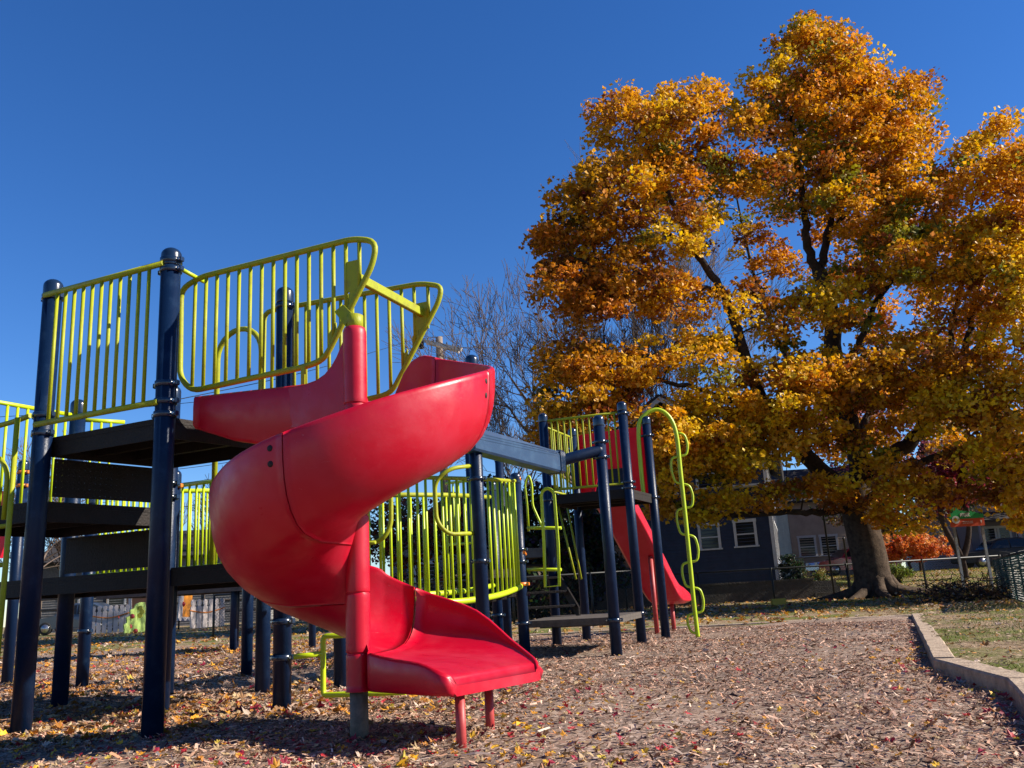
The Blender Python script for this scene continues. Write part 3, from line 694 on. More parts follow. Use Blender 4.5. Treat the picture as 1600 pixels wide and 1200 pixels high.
kind(grid_mesh('ground', -120, 120, -8, 240, 240, 260, M['soil'], -.0, powr=2.0, zf=lambda x, y: TZ(x, y)-.065*sstep(.0, .12, (x-KX(y)))*sstep(KFAR, KFAR-1.5, y)-.02-.06*sstep(KFAR+1.5, KFAR, y)*(x > -24)*(x < 20)), 'structure')
def verge():
    ny, nx = 120, 60; vs = []
    for j in range(ny):
        y = -4+(KFAR+5.5)*(j/(ny-1)); x0 = float(KX(y))+.09 if y < KFAR else -2-0*y; xs = x0+(22-x0)*np.linspace(0, 1, nx)**1.3
        ys = np.full(nx, y); vs.append(np.stack([xs, ys, TZ(xs, ys)-.004*(y > KFAR)-.03*sstep(KFAR+.7, KFAR+1.5, y)-.08*sstep(20, 22, xs)], 1))
    vs = np.concatenate(vs); i = np.arange((ny-1)*(nx-1)); r = i//(nx-1); c = i % (nx-1); a = r*nx+c
    return kind(np_mesh('verge', vs, np.stack([a, a+1, a+nx+1, a+nx], 1), M['soil'], smooth=True), 'structure')
verge()
# chip surfacing: strip whose right edge follows the kerb
def chip_surface():
    ny = 200; nx = 90; vs = []; 
    for j in range(ny):
        y = -4+(KFAR+4)*(j/(ny-1)); xr = KX(y)
        t = np.linspace(0, 1, nx)**.6; xs = -22+(xr+22)*t
        vs.append(np.stack([xs, np.full(nx, y), .012*np.sin(xs*1.7+y*.6)*np.sin(y*1.3-xs*.4)+.008+.012*np.sin(xs*3.7+2*np.sin(y*2))*np.sin(y*3.1)-.02*sstep(.35, 0, xr-xs)], 1))
    vs = np.concatenate(vs); i = np.arange((ny-1)*(nx-1)); r = i//(nx-1); c = i % (nx-1); a = r*nx+c
    return kind(np_mesh('wood_chip_surface', vs, np.stack([a, a+1, a+nx+1, a+nx], 1), M['chips'], smooth=True), 'structure')
chip_surface()
def chipz(x, y): return .012*np.sin(x*1.7+y*.6)*np.sin(y*1.3-x*.4)+.008+.012*np.sin(x*3.7+2*np.sin(y*2))*np.sin(y*3.1)
# second chip field to the far left reaches further back
kind(grid_mesh('leafy_chip_surface', -30, -1.5, KFAR+.0, 19, 60, 30, M['chips'], .0), 'structure')

# kerb
def kerb(name, a, b, w0, w1, h, label):
    a = V(*a); b_ = V(*b); d = (b_-a)*V(1, 1, 0); L = np.linalg.norm(d); d /= L; s_ = V(d[1], -d[0], 0); s_ = s_ if s_[0]+.3*s_[1] > 0 else -s_
    P = []; F = []; K = max(3, int(L/.35))
    for k in range(K+1):
        p = a+(b_-a)*k/K; w_ = w0+(w1-w0)*k/K; j = .004*rnd.uniform(-1, 1); e = .012
        for o, z in ((0, -.3), (0, p[2]-e), (e, p[2]+j*.4), (w_-e, p[2]+j*.4), (w_, p[2]-e), (w_, -.3)): P.append(V(p[0], p[1], 0)+s_*(o+j)+V(0, 0, z))
    for k in range(K):
        for i in range(5): F.append((k*6+i, k*6+i+1, k*6+i+7, k*6+i+6))
    F += [tuple(range(6))[::-1], tuple(K*6+i for i in range(6))]
    o = MB().add(P, F).build(name, M['concrete']); kind(o, 'structure'); return o
for i in range(3):
    kerb('kerb', KP[i], KP[i]+(KP[i+1]-KP[i])*.985 if i == 0 else KP[i+1], .17, .17 if i else .15, .12, '')
kerb('kerb', KP[0]+V(.2, 0, -.015), V(-1.5, KFAR+.9, .022), .10, .10, .05, '')

# ---------------------------------------------------------------- loose chips
def scatter_polar(n, r0, r1, a0, a1, p):
    """points about the play area, denser near; p = radial exponent"""
    u = rng.random(n); r = (r0**p+(r1**p-r0**p)*u)**(1/p); a = rng.uniform(a0, a1, n)
    return r*np.sin(a), r*np.cos(a)
def quads(x, y, z, L, W, yaw, pitch, rollv, bend=0.):
    """thin bent slivers as pairs of quads (6 verts)"""
    n = len(x); cy, sy = np.cos(yaw), np.sin(yaw); cp, sp = np.cos(pitch), np.sin(pitch); cr, sr = np.cos(rollv), np.sin(rollv)
    ax = np.stack([cy*cp, sy*cp, sp], 1); bx = np.stack([-sy*cr-cy*sp*sr*0, cy*cr, sr], 1)
    c = np.stack([x, y, z], 1); nn = np.cross(ax, bx)
    V_ = np.empty((n, 6, 3)); h = L[:, None]/2; w_ = W[:, None]/2; bn = (bend*L)[:, None] if np.ndim(bend) else bend*L[:, None]
    tp = rng.uniform(.4, 1, (n, 1))
    V_[:, 0] = c-ax*h-bx*w_*tp; V_[:, 1] = c-ax*h+bx*w_*tp; V_[:, 2] = c+bx*w_+nn*bn; V_[:, 3] = c-bx*w_+nn*bn; V_[:, 4] = c+ax*h+bx*w_*tp; V_[:, 5] = c+ax*h-bx*w_*tp
    i = np.arange(n)*6; F = np.concatenate([np.stack([i, i+3, i+2, i+1], 1), np.stack([i+3, i+5, i+4, i+2], 1)])
    return V_.reshape(-1, 3), F
NC = 260000
x, y = scatter_polar(NC, 2.6, 14.5, rad(-52), rad(38), 1.0)
wear = np.sin(x*1.9+.7*np.sin(y*1.3))*np.sin(y*1.5-x*.5)+.8*np.exp(-((x-.25)**2+(y-4.5)**2)/.7)*1.6
ok = (x < KX(y)-.03) & (y < KFAR-.05) & (rng.random(len(x)) > np.clip(wear*.75, 0, .8)); x, y = x[ok], y[ok]; n = len(x)
dist = np.hypot(x, y)
L = rng.gamma(4, .0062, n)*(.75+.035*dist); W = L*rng.uniform(.10, .32, n)
v_, F = quads(x, y, chipz(x, y)+rng.uniform(.002, .022, n), L, W, rng.uniform(0, 2*pi, n), rng.normal(0, .3, n), rng.normal(0, .45, n), rng.normal(0, .06, n))
pal = np.array([(.60, .44, .34), (.46, .31, .23), (.32, .21, .155), (.19, .115, .085), (.08, .05, .038), (.68, .55, .45), (.40, .22, .14), (.33, .24, .19)])
ci = rng.choice(len(pal), n, p=[.12, .17, .19, .19, .17, .04, .06, .06]); cc_ = np.clip(pal[ci]*V(1.24, 1.08, .99)*rng.uniform(.8, 1.2, (n, 1)), 0, .9)
kind(np_mesh('loose_wood_chips', v_, F, M['chip'], np.repeat(cc_, 6, 0)), 'stuff')

# long splinters and bark strips lying on top
n = 900; x, y = scatter_polar(n, 2.8, 11, rad(-48), rad(36), 1.1); ok = x < KX(y)-.08; x, y = x[ok], y[ok]; n = len(x)
L = rng.uniform(.06, .15, n); v_, F = quads(x, y, chipz(x, y)+rng.uniform(.014, .03, n), L, L*rng.uniform(.05, .16, n), rng.uniform(0, 2*pi, n), rng.normal(0, .12, n), rng.normal(0, .4, n), rng.normal(0, .08, n))
kind(np_mesh('long_splinters', v_, F, M['chip'], np.repeat(pal[rng.choice([0, 1, 3, 4, 5, 6], n)]*.9, 6, 0)), 'stuff')

# ---------------------------------------------------------------- fallen leaves
_la = [90, 70, 62, 38, 18, 8, -22, -60, -90, -120, -158, 172, 162, 142, 118, 110]
_lr = [.95, .70, .58, .92, .66, .56, .72, .46, .36, .46, .72, .56, .66, .92, .58, .70]
LEAF = np.array([(r*cos(rad(a)), r*sin(rad(a))) for a, r in zip(_la, _lr)])
def maple_leaves(x, y, z, size, tilt, cols, name, m, parent=None, curl=.35):
    n = len(x); yaw = rng.uniform(0, 2*pi, n); c_, s_ = np.cos(yaw), np.sin(yaw)
    k = len(LEAF); P = np.repeat(LEAF[None]*.5, n, 0)*size[:, None, None]
    cu = rng.normal(0, curl, (n, 1)); cv = rng.normal(curl*.5, curl, (n, 1))
    zz = (cu*P[:, :, 0]**2+cv*P[:, :, 1]**2)/size[:, None]*2.2+rng.normal(0, .05, (n, k))*size[:, None]
    X = P[:, :, 0]; Y = P[:, :, 1]
    t1 = rng.normal(0, tilt, (n, 1)); t2 = rng.normal(0, tilt, (n, 1)); zz = zz+X*np.sin(t1)+Y*np.sin(t2)
    X, Y = X*c_[:, None]-Y*s_[:, None], X*s_[:, None]+Y*c_[:, None]
    vs = np.stack([X+x[:, None], Y+y[:, None], zz+z[:, None]], 2)
    ctr = np.stack([x, y, z], 1)[:, None]; vs = np.concatenate([ctr, vs], 1).reshape(-1, 3)
    b0 = np.arange(n)[:, None]*(k+1); j = np.arange(k)
    F = np.stack([np.broadcast_to(b0, (n, k)), b0+1+j, b0+1+(j+1) % k], 2).reshape(-1, 3)
    return np_mesh(name, vs, F, m, np.repeat(cols, k+1, 0), parent)
def leafcols(n, kindp):
    P_ = np.array([(.72, .32, .02), (.80, .46, .03), (.50, .20, .03), (.38, .20, .09), (.55, .38, .2), (.50, .03, .04), (.36, .02, .05), (.62, .45, .06), (.68, .50, .38)])
    return np.clip(P_[rng.choice(9, n, p=kindp)]*rng.uniform(.65, 1.15, (n, 1)), 0, .95)
def put_leaves(name, n, r0, r1, a0, a1, p, s0, s1, kp, keep=None):
    x, y = scatter_polar(n, r0, r1, a0, a1, p); ok = x < KX(y)-.02
    if keep is not None: ok &= keep(x, y)
    x, y = x[ok], y[ok]; n = len(x); z = np.where(y < KFAR, chipz(x, y), TZ(x, y))+.016
    return kind(maple_leaves(x, y, z, rng.uniform(s0, s1, n), .28, leafcols(n, kp), name, M['dryleaf']), 'stuff')
pat = lambda x, y: (np.sin(x*1.1+1)*np.sin(y*.9)+.6*np.sin(x*2.3-y*1.7)+rng.normal(0, .7, len(x))) > -.1
put_leaves('fallen_orange_leaves', 21000, 5.6, 19, rad(-50), rad(-1), 1.25, .045, .11, [.10, .03, .19, .30, .16, .03, .04, .02, .13], lambda x, y: (x < -.1*y+.4+rng.normal(0, .5, len(x))) & pat(x, y))
put_leaves('fallen_mixed_leaves', 5200, 3.2, 7.0, rad(-50), rad(14), 1.3, .02, .06, [.07, .06, .08, .14, .25, .12, .11, .03, .14], lambda x, y: x < .35+rng.normal(0, .55, len(x)))
put_leaves('scattered_leaves', 1500, 3.0, 13, rad(-8), rad(36), 1.1, .022, .06, [.14, .06, .15, .16, .18, .08, .08, .03, .12])
put_leaves('leaves_along_kerb', 700, 3.5, 9, rad(20), rad(38), 1.1, .035, .085, [.2, .12, .1, .05, .08, .2, .17, .04, .04], lambda x, y: (KX(y)-x) < np.abs(rng.normal(0, .35, len(x))))
for nm, (u, v, s_, c) in zip(range(4), ((815, 1134, .105, (.85, .42, .01)), (640, 1190, .12, (.85, .45, .015)), (170, 1140, .11, (.72, .52, .05)), (880, 1188, .07, (.75, .38, .05)))):
    p = gz(u, v, .03); o = maple_leaves(np.array([p[0]]), np.array([p[1]]), np.array([.045]), np.array([s_]), .15, np.array([c]), 'fallen_maple_leaf', M['dryleaf'], curl=.12)
    tag(o, ['bright orange maple leaf lying right of the slide exit legs', 'yellow maple leaf on the chips below the slide exit', 'pale yellow leaf on the chips between the two front posts', 'small orange leaf at the lower edge right of the slide'][nm], 'leaf')
n = 9000; x = rng.uniform(-24, 6, n); y = rng.uniform(KFAR, 38, n)
kind(maple_leaves(x, y, TZ(x, y)+.02, rng.uniform(.07, .14, n), .3, leafcols(n, [.14, .06, .2, .25, .18, .01, .01, .03, .12]), 'far_leaf_litter', M['dryleaf']), 'stuff')
# grass tufts on the verge beyond the kerb and on the lawn
def grass(name, xs, ys, h0, h1, cols):
    n = len(xs); z = TZ(xs, ys)-.02; yaw = rng.uniform(0, 2*pi, n); h = rng.uniform(h0, h1, n); w_ = rng.uniform(.003, .006, n)*(1+.05*np.hypot(xs, ys))
    ln = rng.normal(0, .5, (n, 2))*h[:, None]; vs = np.empty((n, 3, 3))
    vs[:, 0] = np.stack([xs-np.cos(yaw)*w_, ys-np.sin(yaw)*w_, z], 1); vs[:, 1] = np.stack([xs+np.cos(yaw)*w_, ys+np.sin(yaw)*w_, z], 1); vs[:, 2] = np.stack([xs+ln[:, 0], ys+ln[:, 1], z+h], 1)
    return kind(np_mesh(name, vs.reshape(-1, 3), np.arange(n*3).reshape(-1, 3), M['grass'], np.repeat(cols, 3, 0)), 'stuff')
n = 60000; x = rng.uniform(2.6, 12, n); y = 3.5+20*rng.random(n)**1.5; ok = x > KX(y)+.03; x, y = x[ok], y[ok]; n = len(x)
L = rng.gamma(4, .006, n)*(.8+.05*y); v_, F = quads(x, y, TZ(x, y)+rng.uniform(.0, .012, n), L, L*rng.uniform(.1, .35, n), rng.uniform(0, 2*pi, n), rng.normal(0, .25, n), rng.normal(0, .4, n), rng.normal(0, .06, n))
vc = np.array([(.55, .40, .28), (.38, .26, .17), (.22, .14, .09), (.10, .07, .04), (.46, .22, .07), (.30, .26, .10)]); kind(np_mesh('verge_litter', v_, F, M['chip'], np.repeat(vc[rng.integers(0, 6, n)]*rng.uniform(.8, 1.2, (n, 1)), 6, 0)), 'stuff')
n = 90000; x = rng.uniform(2.8, 14, n); y = 4+24*rng.random(n)**1.3
f = np.sin(x*1.3+2)*np.sin(y*.8+1)+.7*np.sin(x*.6-y*1.4)+rng.normal(0, .35, n); ok = (x > KX(y)+.19) & (f > .15); x, y = x[ok], y[ok]; n = len(x)
gp = np.array([(.14, .19, .03), (.22, .24, .05), (.34, .29, .12), (.08, .11, .02)])
grass('verge_grass', x, y, .02, .06, gp[rng.integers(0, 4, n)]*rng.uniform(.7, 1.2, (n, 1)))
x = rng.uniform(4, 30, 26000); y = rng.uniform(33, 50, 26000); grass('lawn_grass', x, y, .04, .10, np.array([(.20, .24, .04), (.30, .30, .06), (.36, .30, .05)])[rng.integers(0, 3, 26000)])
n = 2600; x = rng.uniform(3, 15, n); y = rng.uniform(4, 28, n); ok = x > KX(y)+.2; x, y = x[ok], y[ok]; n = len(x)
kind(maple_leaves(x, y, TZ(x, y)+.0, rng.uniform(.05, .11, n), .3, leafcols(n, [.25, .1, .2, .15, .1, .02, .02, .08, .08]), 'verge_leaves', M['dryleaf']), 'stuff')
n = 4200; x = rng.uniform(3, 24, n); y = rng.uniform(17, 46, n)
kind(maple_leaves(x, y, TZ(x, y)+.01, rng.uniform(.09, .16, n), .3, leafcols(n, [.22, .08, .22, .22, .10, .02, .02, .06, .06]), 'lawn_leaves', M['dryleaf']), 'stuff')
# ---------------------------------------------------------------- trees
M['bark'] = mat('maple_bark', (.115, .083, .06), .95, .08, noise=(7, (.045, .032, .024), .35, .65), bump=(26, 1.0))
M['darkbark'] = mat('dark_bark', (.075, .052, .04), .95, .1, noise=(9, (.035, .025, .02), .35, .65), bump=(30, .8))
M['paletwig'] = mat('grey_twigs', (.17, .125, .10), .85, .2)
def taper(path, r0, r1, flare=0):
    n = len(path); return [r0+(r1-r0)*(i/(n-1))**.8+(flare*max(0, 1-i/(n*.12))**2 if flare else 0) for i in range(n)]
def leaf_cards(centres, size, cols, name, m, parent, up=0.3, squash=1.):
    n = len(centres); nr = rng.normal(size=(n, 3)); nr[:, 2] = np.abs(nr[:, 2])*1.0+up; nr /= np.linalg.norm(nr, axis=1)[:, None]
    t = np.cross(nr, rng.normal(size=(n, 3))); t /= np.linalg.norm(t, axis=1)[:, None]; b_ = np.cross(nr, t)
    s_ = (size*rng.uniform(.65, 1.25, n))[:, None]; f = rng.uniform(-.1, .35, (n, 1))
    v = np.empty((n, 6, 3)); 
    v[:, 0] = centres-t*s_*.5; v[:, 1] = centres-t*s_*.05+b_*s_*.52-nr*s_*f; v[:, 2] = centres+t*s_*.22+b_*s_*.24
    v[:, 3] = centres+t*s_*.55-nr*s_*f*.5; v[:, 4] = centres+t*s_*.22-b_*s_*.24; v[:, 5] = centres-t*s_*.05-b_*s_*.52-nr*s_*f
    i = np.arange(n)*6; F = np.concatenate([np.stack([i, i+1, i+2, i+3], 1), np.stack([i, i+3, i+4, i+5], 1)])
    return np_mesh(name, v.reshape(-1, 3), F, m, np.repeat(cols, 6, 0), parent)

def grow_to(mb, nodes_, rad_, targets, rmin, sag=.0, sides=5):
    """join each target to the nearest node of the growing branch skeleton"""
    order = np.argsort(np.min(np.linalg.norm(targets[:, None]-nodes_[None, ::4], axis=2), axis=1))
    P = [list(map(float, p)) for p in nodes_]; R = list(rad_); arr = np.array(P)
    buf = np.zeros((len(P)+len(targets)*6, 3)); buf[:len(P)] = arr; rr = np.zeros(len(buf)); rr[:len(P)] = R; cnt = len(P)
    for k in order:
        t = targets[k]; d = np.linalg.norm(buf[:cnt]-t, axis=1)+.9*np.maximum(0, buf[:cnt, 2]-t[2]+.2); j = int(np.argmin(d)); a = buf[j]; L = np.linalg.norm(t-a)
        if L < .12: continue
        m = max(2, min(5, int(L/.45)+1)); pts = [a]; off = rng.normal(0, .10*L, 3)
        for q in range(1, m+1): f = q/m; pts.append(a+(t-a)*f+off*sin(pi*f)+V(0, 0, .10*L*sin(pi*f)))
        ra = max(min(rr[j]*.62, .012+.022*L), rmin); rs = [ra+(rmin-ra)*i/m for i in range(m+1)]
        mb.tube(pts, rs, sides, caps=False)
        for q in range(1, m+1): buf[cnt] = pts[q]; rr[cnt] = rs[q]; cnt += 1

def clump_leaves(cl, per, rad_, flat, colf):
    n = len(cl); k = rng.poisson(per, n); idx = np.repeat(np.arange(n), k); N_ = len(idx)
    g = rng.normal(size=(N_, 3)); g /= np.linalg.norm(g, axis=1)[:, None]; g *= (rng.random(N_)**.5)[:, None]
    rr = rad_*rng.uniform(.6, 1.35, n)
    p = cl[idx]+g*V(1, 1, flat)*rr[idx, None]; p[:, 2] -= .25*flat*rr[idx]*(g[:, 0]**2+g[:, 1]**2)
    base = colf(cl); return p, np.clip(base[idx]*rng.uniform(.72, 1.22, (N_, 1))+rng.normal(0, .02, (N_, 3)), .005, .95)

# big maple
Y0 = 28.
mt = thing('maple_tree', 'huge orange and yellow autumn maple with a thick trunk filling the right of the view', 'tree', (12.2, 28, 0))
limbs = {
 'trunk': ([(1372, 938, 28), (1366, 915, 28), (1358, 870, 28), (1346, 820, 28), (1338, 785, 28), (1336, 765, 28)], .58, .48),
 'a': ([(1338, 797, 28), (1280, 800, 27.5), (1220, 801, 27), (1130, 806, 26.5), (1075, 795, 26.2), (1020, 775, 26)], .12, .05),
 'b': ([(1336, 778, 28), (1305, 755, 27.8), (1262, 715, 27.4), (1225, 672, 27), (1185, 610, 26.6), (1160, 545, 26.4), (1140, 480, 26.2), (1105, 420, 26), (1065, 350, 26.2), (1030, 270, 26.6), (1000, 200, 27)], .34, .04),
 'c': ([(1338, 775, 28), (1340, 720, 28.2), (1322, 640, 28.4), (1303, 560, 28.6), (1300, 500, 28.6), (1290, 455, 28.6), (1278, 425, 28.6)], .33, .25),
 'c1': ([(1282, 440, 28.6), (1262, 385, 28.4), (1256, 320, 28.3), (1248, 260, 28.2), (1238, 200, 28.2), (1225, 130, 28.4)], .19, .03),
 'c2': ([(1280, 430, 28.6), (1290, 380, 28.8), (1305, 320, 29), (1335, 250, 29.2), (1350, 170, 29.2), (1330, 90, 29)], .17, .03),
 'c3': ([(1287, 370, 28.8), (1325, 330, 28.4), (1372, 270, 28), (1400, 200, 28)], .10, .03),
 'd': ([(1345, 775, 28), (1390, 715, 28), (1425, 688, 27.8), (1452, 655, 27.6), (1462, 628, 27.5), (1490, 600, 27.4), (1515, 560, 27.2), (1545, 520, 27), (1580, 470, 26.8), (1620, 380, 26.8)], .30, .05),
 'd1': ([(1500, 585, 27.4), (1512, 530, 27.6), (1525, 480, 27.8), (1565, 440, 28), (1590, 390, 28)], .15, .04),
 'd2': ([(1462, 628, 27.5), (1480, 560, 28), (1492, 500, 28.4), (1500, 440, 28.8), (1510, 360, 29), (1530, 280, 29)], .13, .03),
 'e': ([(1350, 785, 28), (1420, 735, 27), (1490, 705, 26), (1560, 700, 25.2), (1640, 690, 25)], .16, .05),
 'f': ([(1250, 705, 27.3), (1200, 665, 26.6), (1140, 625, 26), (1060, 600, 25.6), (980, 585, 25.4), (900, 570, 25.4)], .14, .03),
 'g': ([(1155, 535, 26.4), (1100, 530, 26), (1050, 545, 25.8), (990, 558, 25.6), (940, 540, 25.6)], .09, .03),
 'h': ([(1310, 590, 28.5), (1345, 530, 28.2), (1365, 480, 28), (1400, 430, 27.8), (1440, 350, 27.8), (1460, 260, 28)], .14, .03),
 'i': ([(1130, 460, 26.2), (1070, 440, 25.6), (1010, 430, 25.2), (950, 420, 25), (890, 400, 25)], .09, .03),
 'j': ([(1100, 410, 26), (1030, 350, 26), (980, 330, 26), (920, 320, 26)], .08, .03),
 'k': ([(1330, 700, 28.2), (1360, 640, 30), (1380, 560, 32), (1370, 450, 33), (1340, 330, 33)], .16, .03),
 'l': ([(1300, 650, 28.4), (1230, 560, 30.5), (1180, 430, 32), (1150, 300, 32)], .14, .03),
}
lb_ = MB(); nodes_, radn = [], []
tb = MB()
for k, (pts, r0, r1) in limbs.items():
    W = [at(*p) for p in pts]
    if k == 'trunk':
        W[0][2] = -.15; path = smooth_path(W, 6); R_ = taper(path, r0, r1, .0)
        R_ = [r+ .22*max(0, 1-i/9)**2 for i, r in enumerate(R_)]
        tb.tube(path, R_, 20); nodes_ += path[-6:]; radn += R_[-6:]
    else:
        path = smooth_path(W, 6); jit = rng.normal(0, .025, (len(path), 3)); jit[0] = 0; path = [p+q for p, q in zip(path, jit)]
        R_ = taper(path, r0, r1); lb_.tube(path, R_, 10); nodes_ += path[1:]; radn += R_[1:]
for a_, L_ in ((-60, 1.5), (-20, 1.0), (15, 1.9), (50, 1.1), (95, .9), (-100, 1.3), (-140, 1.1), (165, 1.4), (-5, 2.3)):   # root flares
    c_ = at(1370, 930, 28); c_[2] = 0; dd = V(cos(rad(a_)), sin(rad(a_)), 0)
    tb.tube(smooth_path([c_+dd*.35+V(0, 0, .55), c_+dd*.62+V(0, 0, .22), c_+dd*(.7+L_*.35)+V(0, 0, .07), c_+dd*(.6+L_)+V(0, 0, -.08)], 4), [.24-.012*i for i in range(13)], 8)
trk = tb.build('trunk', M['bark'], mt)
# crown lobes: u, v, ru, rv (pixels), depth, depth radius (m), density
LB = [(1275, 95, 75, 75, 28.6, 2.2, 1), (1272, 50, 45, 38, 28.6, 1.4, 1), (1228, 115, 48, 48, 28.4, 1.6, .9), (1330, 108, 48, 48, 28.6, 1.6, .9), (1300, 175, 120, 90, 28.6, 3, 1.1), (1175, 160, 70, 55, 28, 2, .8), (1375, 190, 80, 95, 28.6, 2.5, 1), (1425, 170, 40, 60, 28.6, 1.6, .6),
 (1075, 180, 75, 65, 26.8, 2, 1), (995, 200, 85, 72, 26.6, 2, 1.1), (955, 300, 80, 80, 26, 2.2, 1), (905, 350, 60, 70, 25.6, 2, .9), (890, 440, 58, 58, 25.4, 1.8, 1.2), (930, 470, 80, 40, 25.6, 2, .9), (880, 390, 50, 50, 25.4, 1.6, .8), (1080, 270, 95, 60, 26.4, 2, .9),
 (1180, 250, 80, 70, 27, 2.2, .55), (1040, 360, 90, 60, 25.6, 2, .7), (980, 420, 95, 55, 25.4, 2, .9), (1250, 280, 90, 70, 27.5, 3, .5), (1340, 290, 90, 90, 28, 3, .8), (1430, 310, 85, 95, 28, 3, 1),
 (1400, 400, 80, 60, 27, 2.5, 1), (1320, 470, 75, 60, 27, 2.2, .7), (1235, 500, 50, 50, 26.8, 2, .45), (1480, 400, 70, 70, 27, 2.5, .8), (1555, 250, 62, 75, 27.6, 2.3, 1), (1620, 300, 80, 110, 27.6, 3, 1), (1560, 380, 80, 70, 26.6, 2.4, 1.1), (1640, 440, 90, 100, 26, 3, 1),
 (1500, 480, 60, 40, 27, 2, .35), (1580, 520, 80, 70, 25.4, 2.2, .8), (1060, 470, 70, 45, 25.5, 1.8, .7), (1110, 560, 80, 50, 25.4, 2, .55), (1170, 470, 50, 40, 26, 1.8, .35),
 (895, 560, 60, 38, 25.2, 1.6, 1), (950, 600, 90, 55, 25, 2, 1.1), (870, 620, 50, 45, 25.2, 1.6, 1), (930, 660, 80, 45, 25, 1.8, 1), (1020, 560, 55, 40, 25.2, 1.6, .6), (870, 685, 50, 28, 25.2, 1.4, .9),
 (1060, 690, 80, 42, 25, 1.8, 1), (1130, 660, 70, 50, 25.2, 2, .9), (1040, 740, 60, 35, 25.2, 1.6, .9), (1200, 620, 90, 60, 25.4, 2.2, 1), (1160, 720, 75, 38, 25.2, 1.6, .8), (1270, 590, 90, 55, 25.6, 2.2, .9), (1240, 680, 75, 35, 25.6, 1.6, .7),
 (1360, 600, 95, 60, 25.6, 2.4, 1), (1330, 670, 70, 32, 25.6, 1.5, .55), (1430, 570, 80, 60, 25.6, 2.2, 1), (1450, 640, 70, 38, 25.2, 1.6, .5), (1520, 620, 80, 60, 25, 2.2, 1), (1600, 640, 90, 80, 24.6, 2.4, 1.1),
 (1400, 730, 60, 32, 25.4, 1.5, .8), (1430, 770, 65, 30, 25.6, 1.4, .9), (1530, 720, 70, 40, 24.8, 1.6, .6), (1620, 750, 60, 50, 24.2, 1.8, 1), (1560, 772, 55, 20, 25, 1.4, .7), (1300, 745, 40, 20, 26, 1, .35), (1370, 790, 35, 22, 26.6, 1, .6),
 (1095, 795, 70, 18, 26, 1.2, .9), (1170, 792, 60, 16, 26.4, 1, .55), (1040, 790, 30, 25, 25.8, 1.2, .7), (1120, 770, 50, 14, 26, 1, .5),
 (1060, 640, 55, 40, 25.2, 1.6, .9), (1110, 715, 60, 35, 25.2, 1.6, .8), (1290, 775, 55, 22, 27, 1, .6), (1225, 755, 40, 22, 26.5, 1, .45), (1430, 805, 60, 20, 26.4, 1, .8), (1600, 800, 50, 22, 24.6, 1.2, .7),
 (1300, 350, 180, 170, 33, 3, .35), (1450, 450, 150, 150, 33, 3, .35), (1100, 350, 130, 120, 31, 2.4, .22), (1400, 650, 200, 80, 32, 3, .4), (1150, 620, 150, 70, 31, 2, .3)]
cl = []; cinfo = []
for i, (u, v, ru, rv, y, ry, dn) in enumerate(LB):
    vol = ru*rv*(y/1367)**2*ry; m = int(3.7*dn*vol**.78*3.0)+3
    g = rng.normal(size=(m, 3)); g /= np.linalg.norm(g, axis=1)[:, None]; g *= rng.uniform(.45, 1.0, m)[:, None]**.8
    for a, b_, c_ in g: cl.append(at(u+ru*a*.93, v+rv*b_*.93, y+ry*c_))
    cinfo += [i]*m
cl = np.array(cl); cinfo = np.array(cinfo)
pq = (cl-EYE)@RC; pu, pv = 800+FPX*pq[:, 0]/pq[:, 2], 600+FPX*pq[:, 1]/pq[:, 2]
keep = ~((pu > 1452) & (pu < 1560) & (pv > 778) & (cl[:, 1] < 27)); cl, cinfo = cl[keep], cinfo[keep]
print('maple clumps', len(cl))
lobe_tone = rng.random(len(LB))
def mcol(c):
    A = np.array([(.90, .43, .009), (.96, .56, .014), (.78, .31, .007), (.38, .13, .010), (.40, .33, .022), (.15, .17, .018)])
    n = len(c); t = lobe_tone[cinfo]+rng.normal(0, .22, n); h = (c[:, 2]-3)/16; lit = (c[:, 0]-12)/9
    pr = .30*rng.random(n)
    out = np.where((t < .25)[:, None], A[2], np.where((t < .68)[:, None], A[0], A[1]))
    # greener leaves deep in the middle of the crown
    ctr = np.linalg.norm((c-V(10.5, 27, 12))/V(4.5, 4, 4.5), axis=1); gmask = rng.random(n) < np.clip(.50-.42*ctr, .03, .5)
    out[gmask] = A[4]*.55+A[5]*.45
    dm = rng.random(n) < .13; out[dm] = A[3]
    w_ = c[:, 0] < 4; out[w_] = out[w_]*V(.80, .70, .9)  # left clumps tinted browner: crown's shaded side put into leaf colour
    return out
br_ = MB(); grow_to(lb_, np.array(nodes_), radn, cl, .012)
lb_.build('limb', M['darkbark'], trk)
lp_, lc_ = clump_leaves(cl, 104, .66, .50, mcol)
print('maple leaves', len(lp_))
leaf_cards(lp_, .142, lc_, 'crown', M['leaf'], mt)

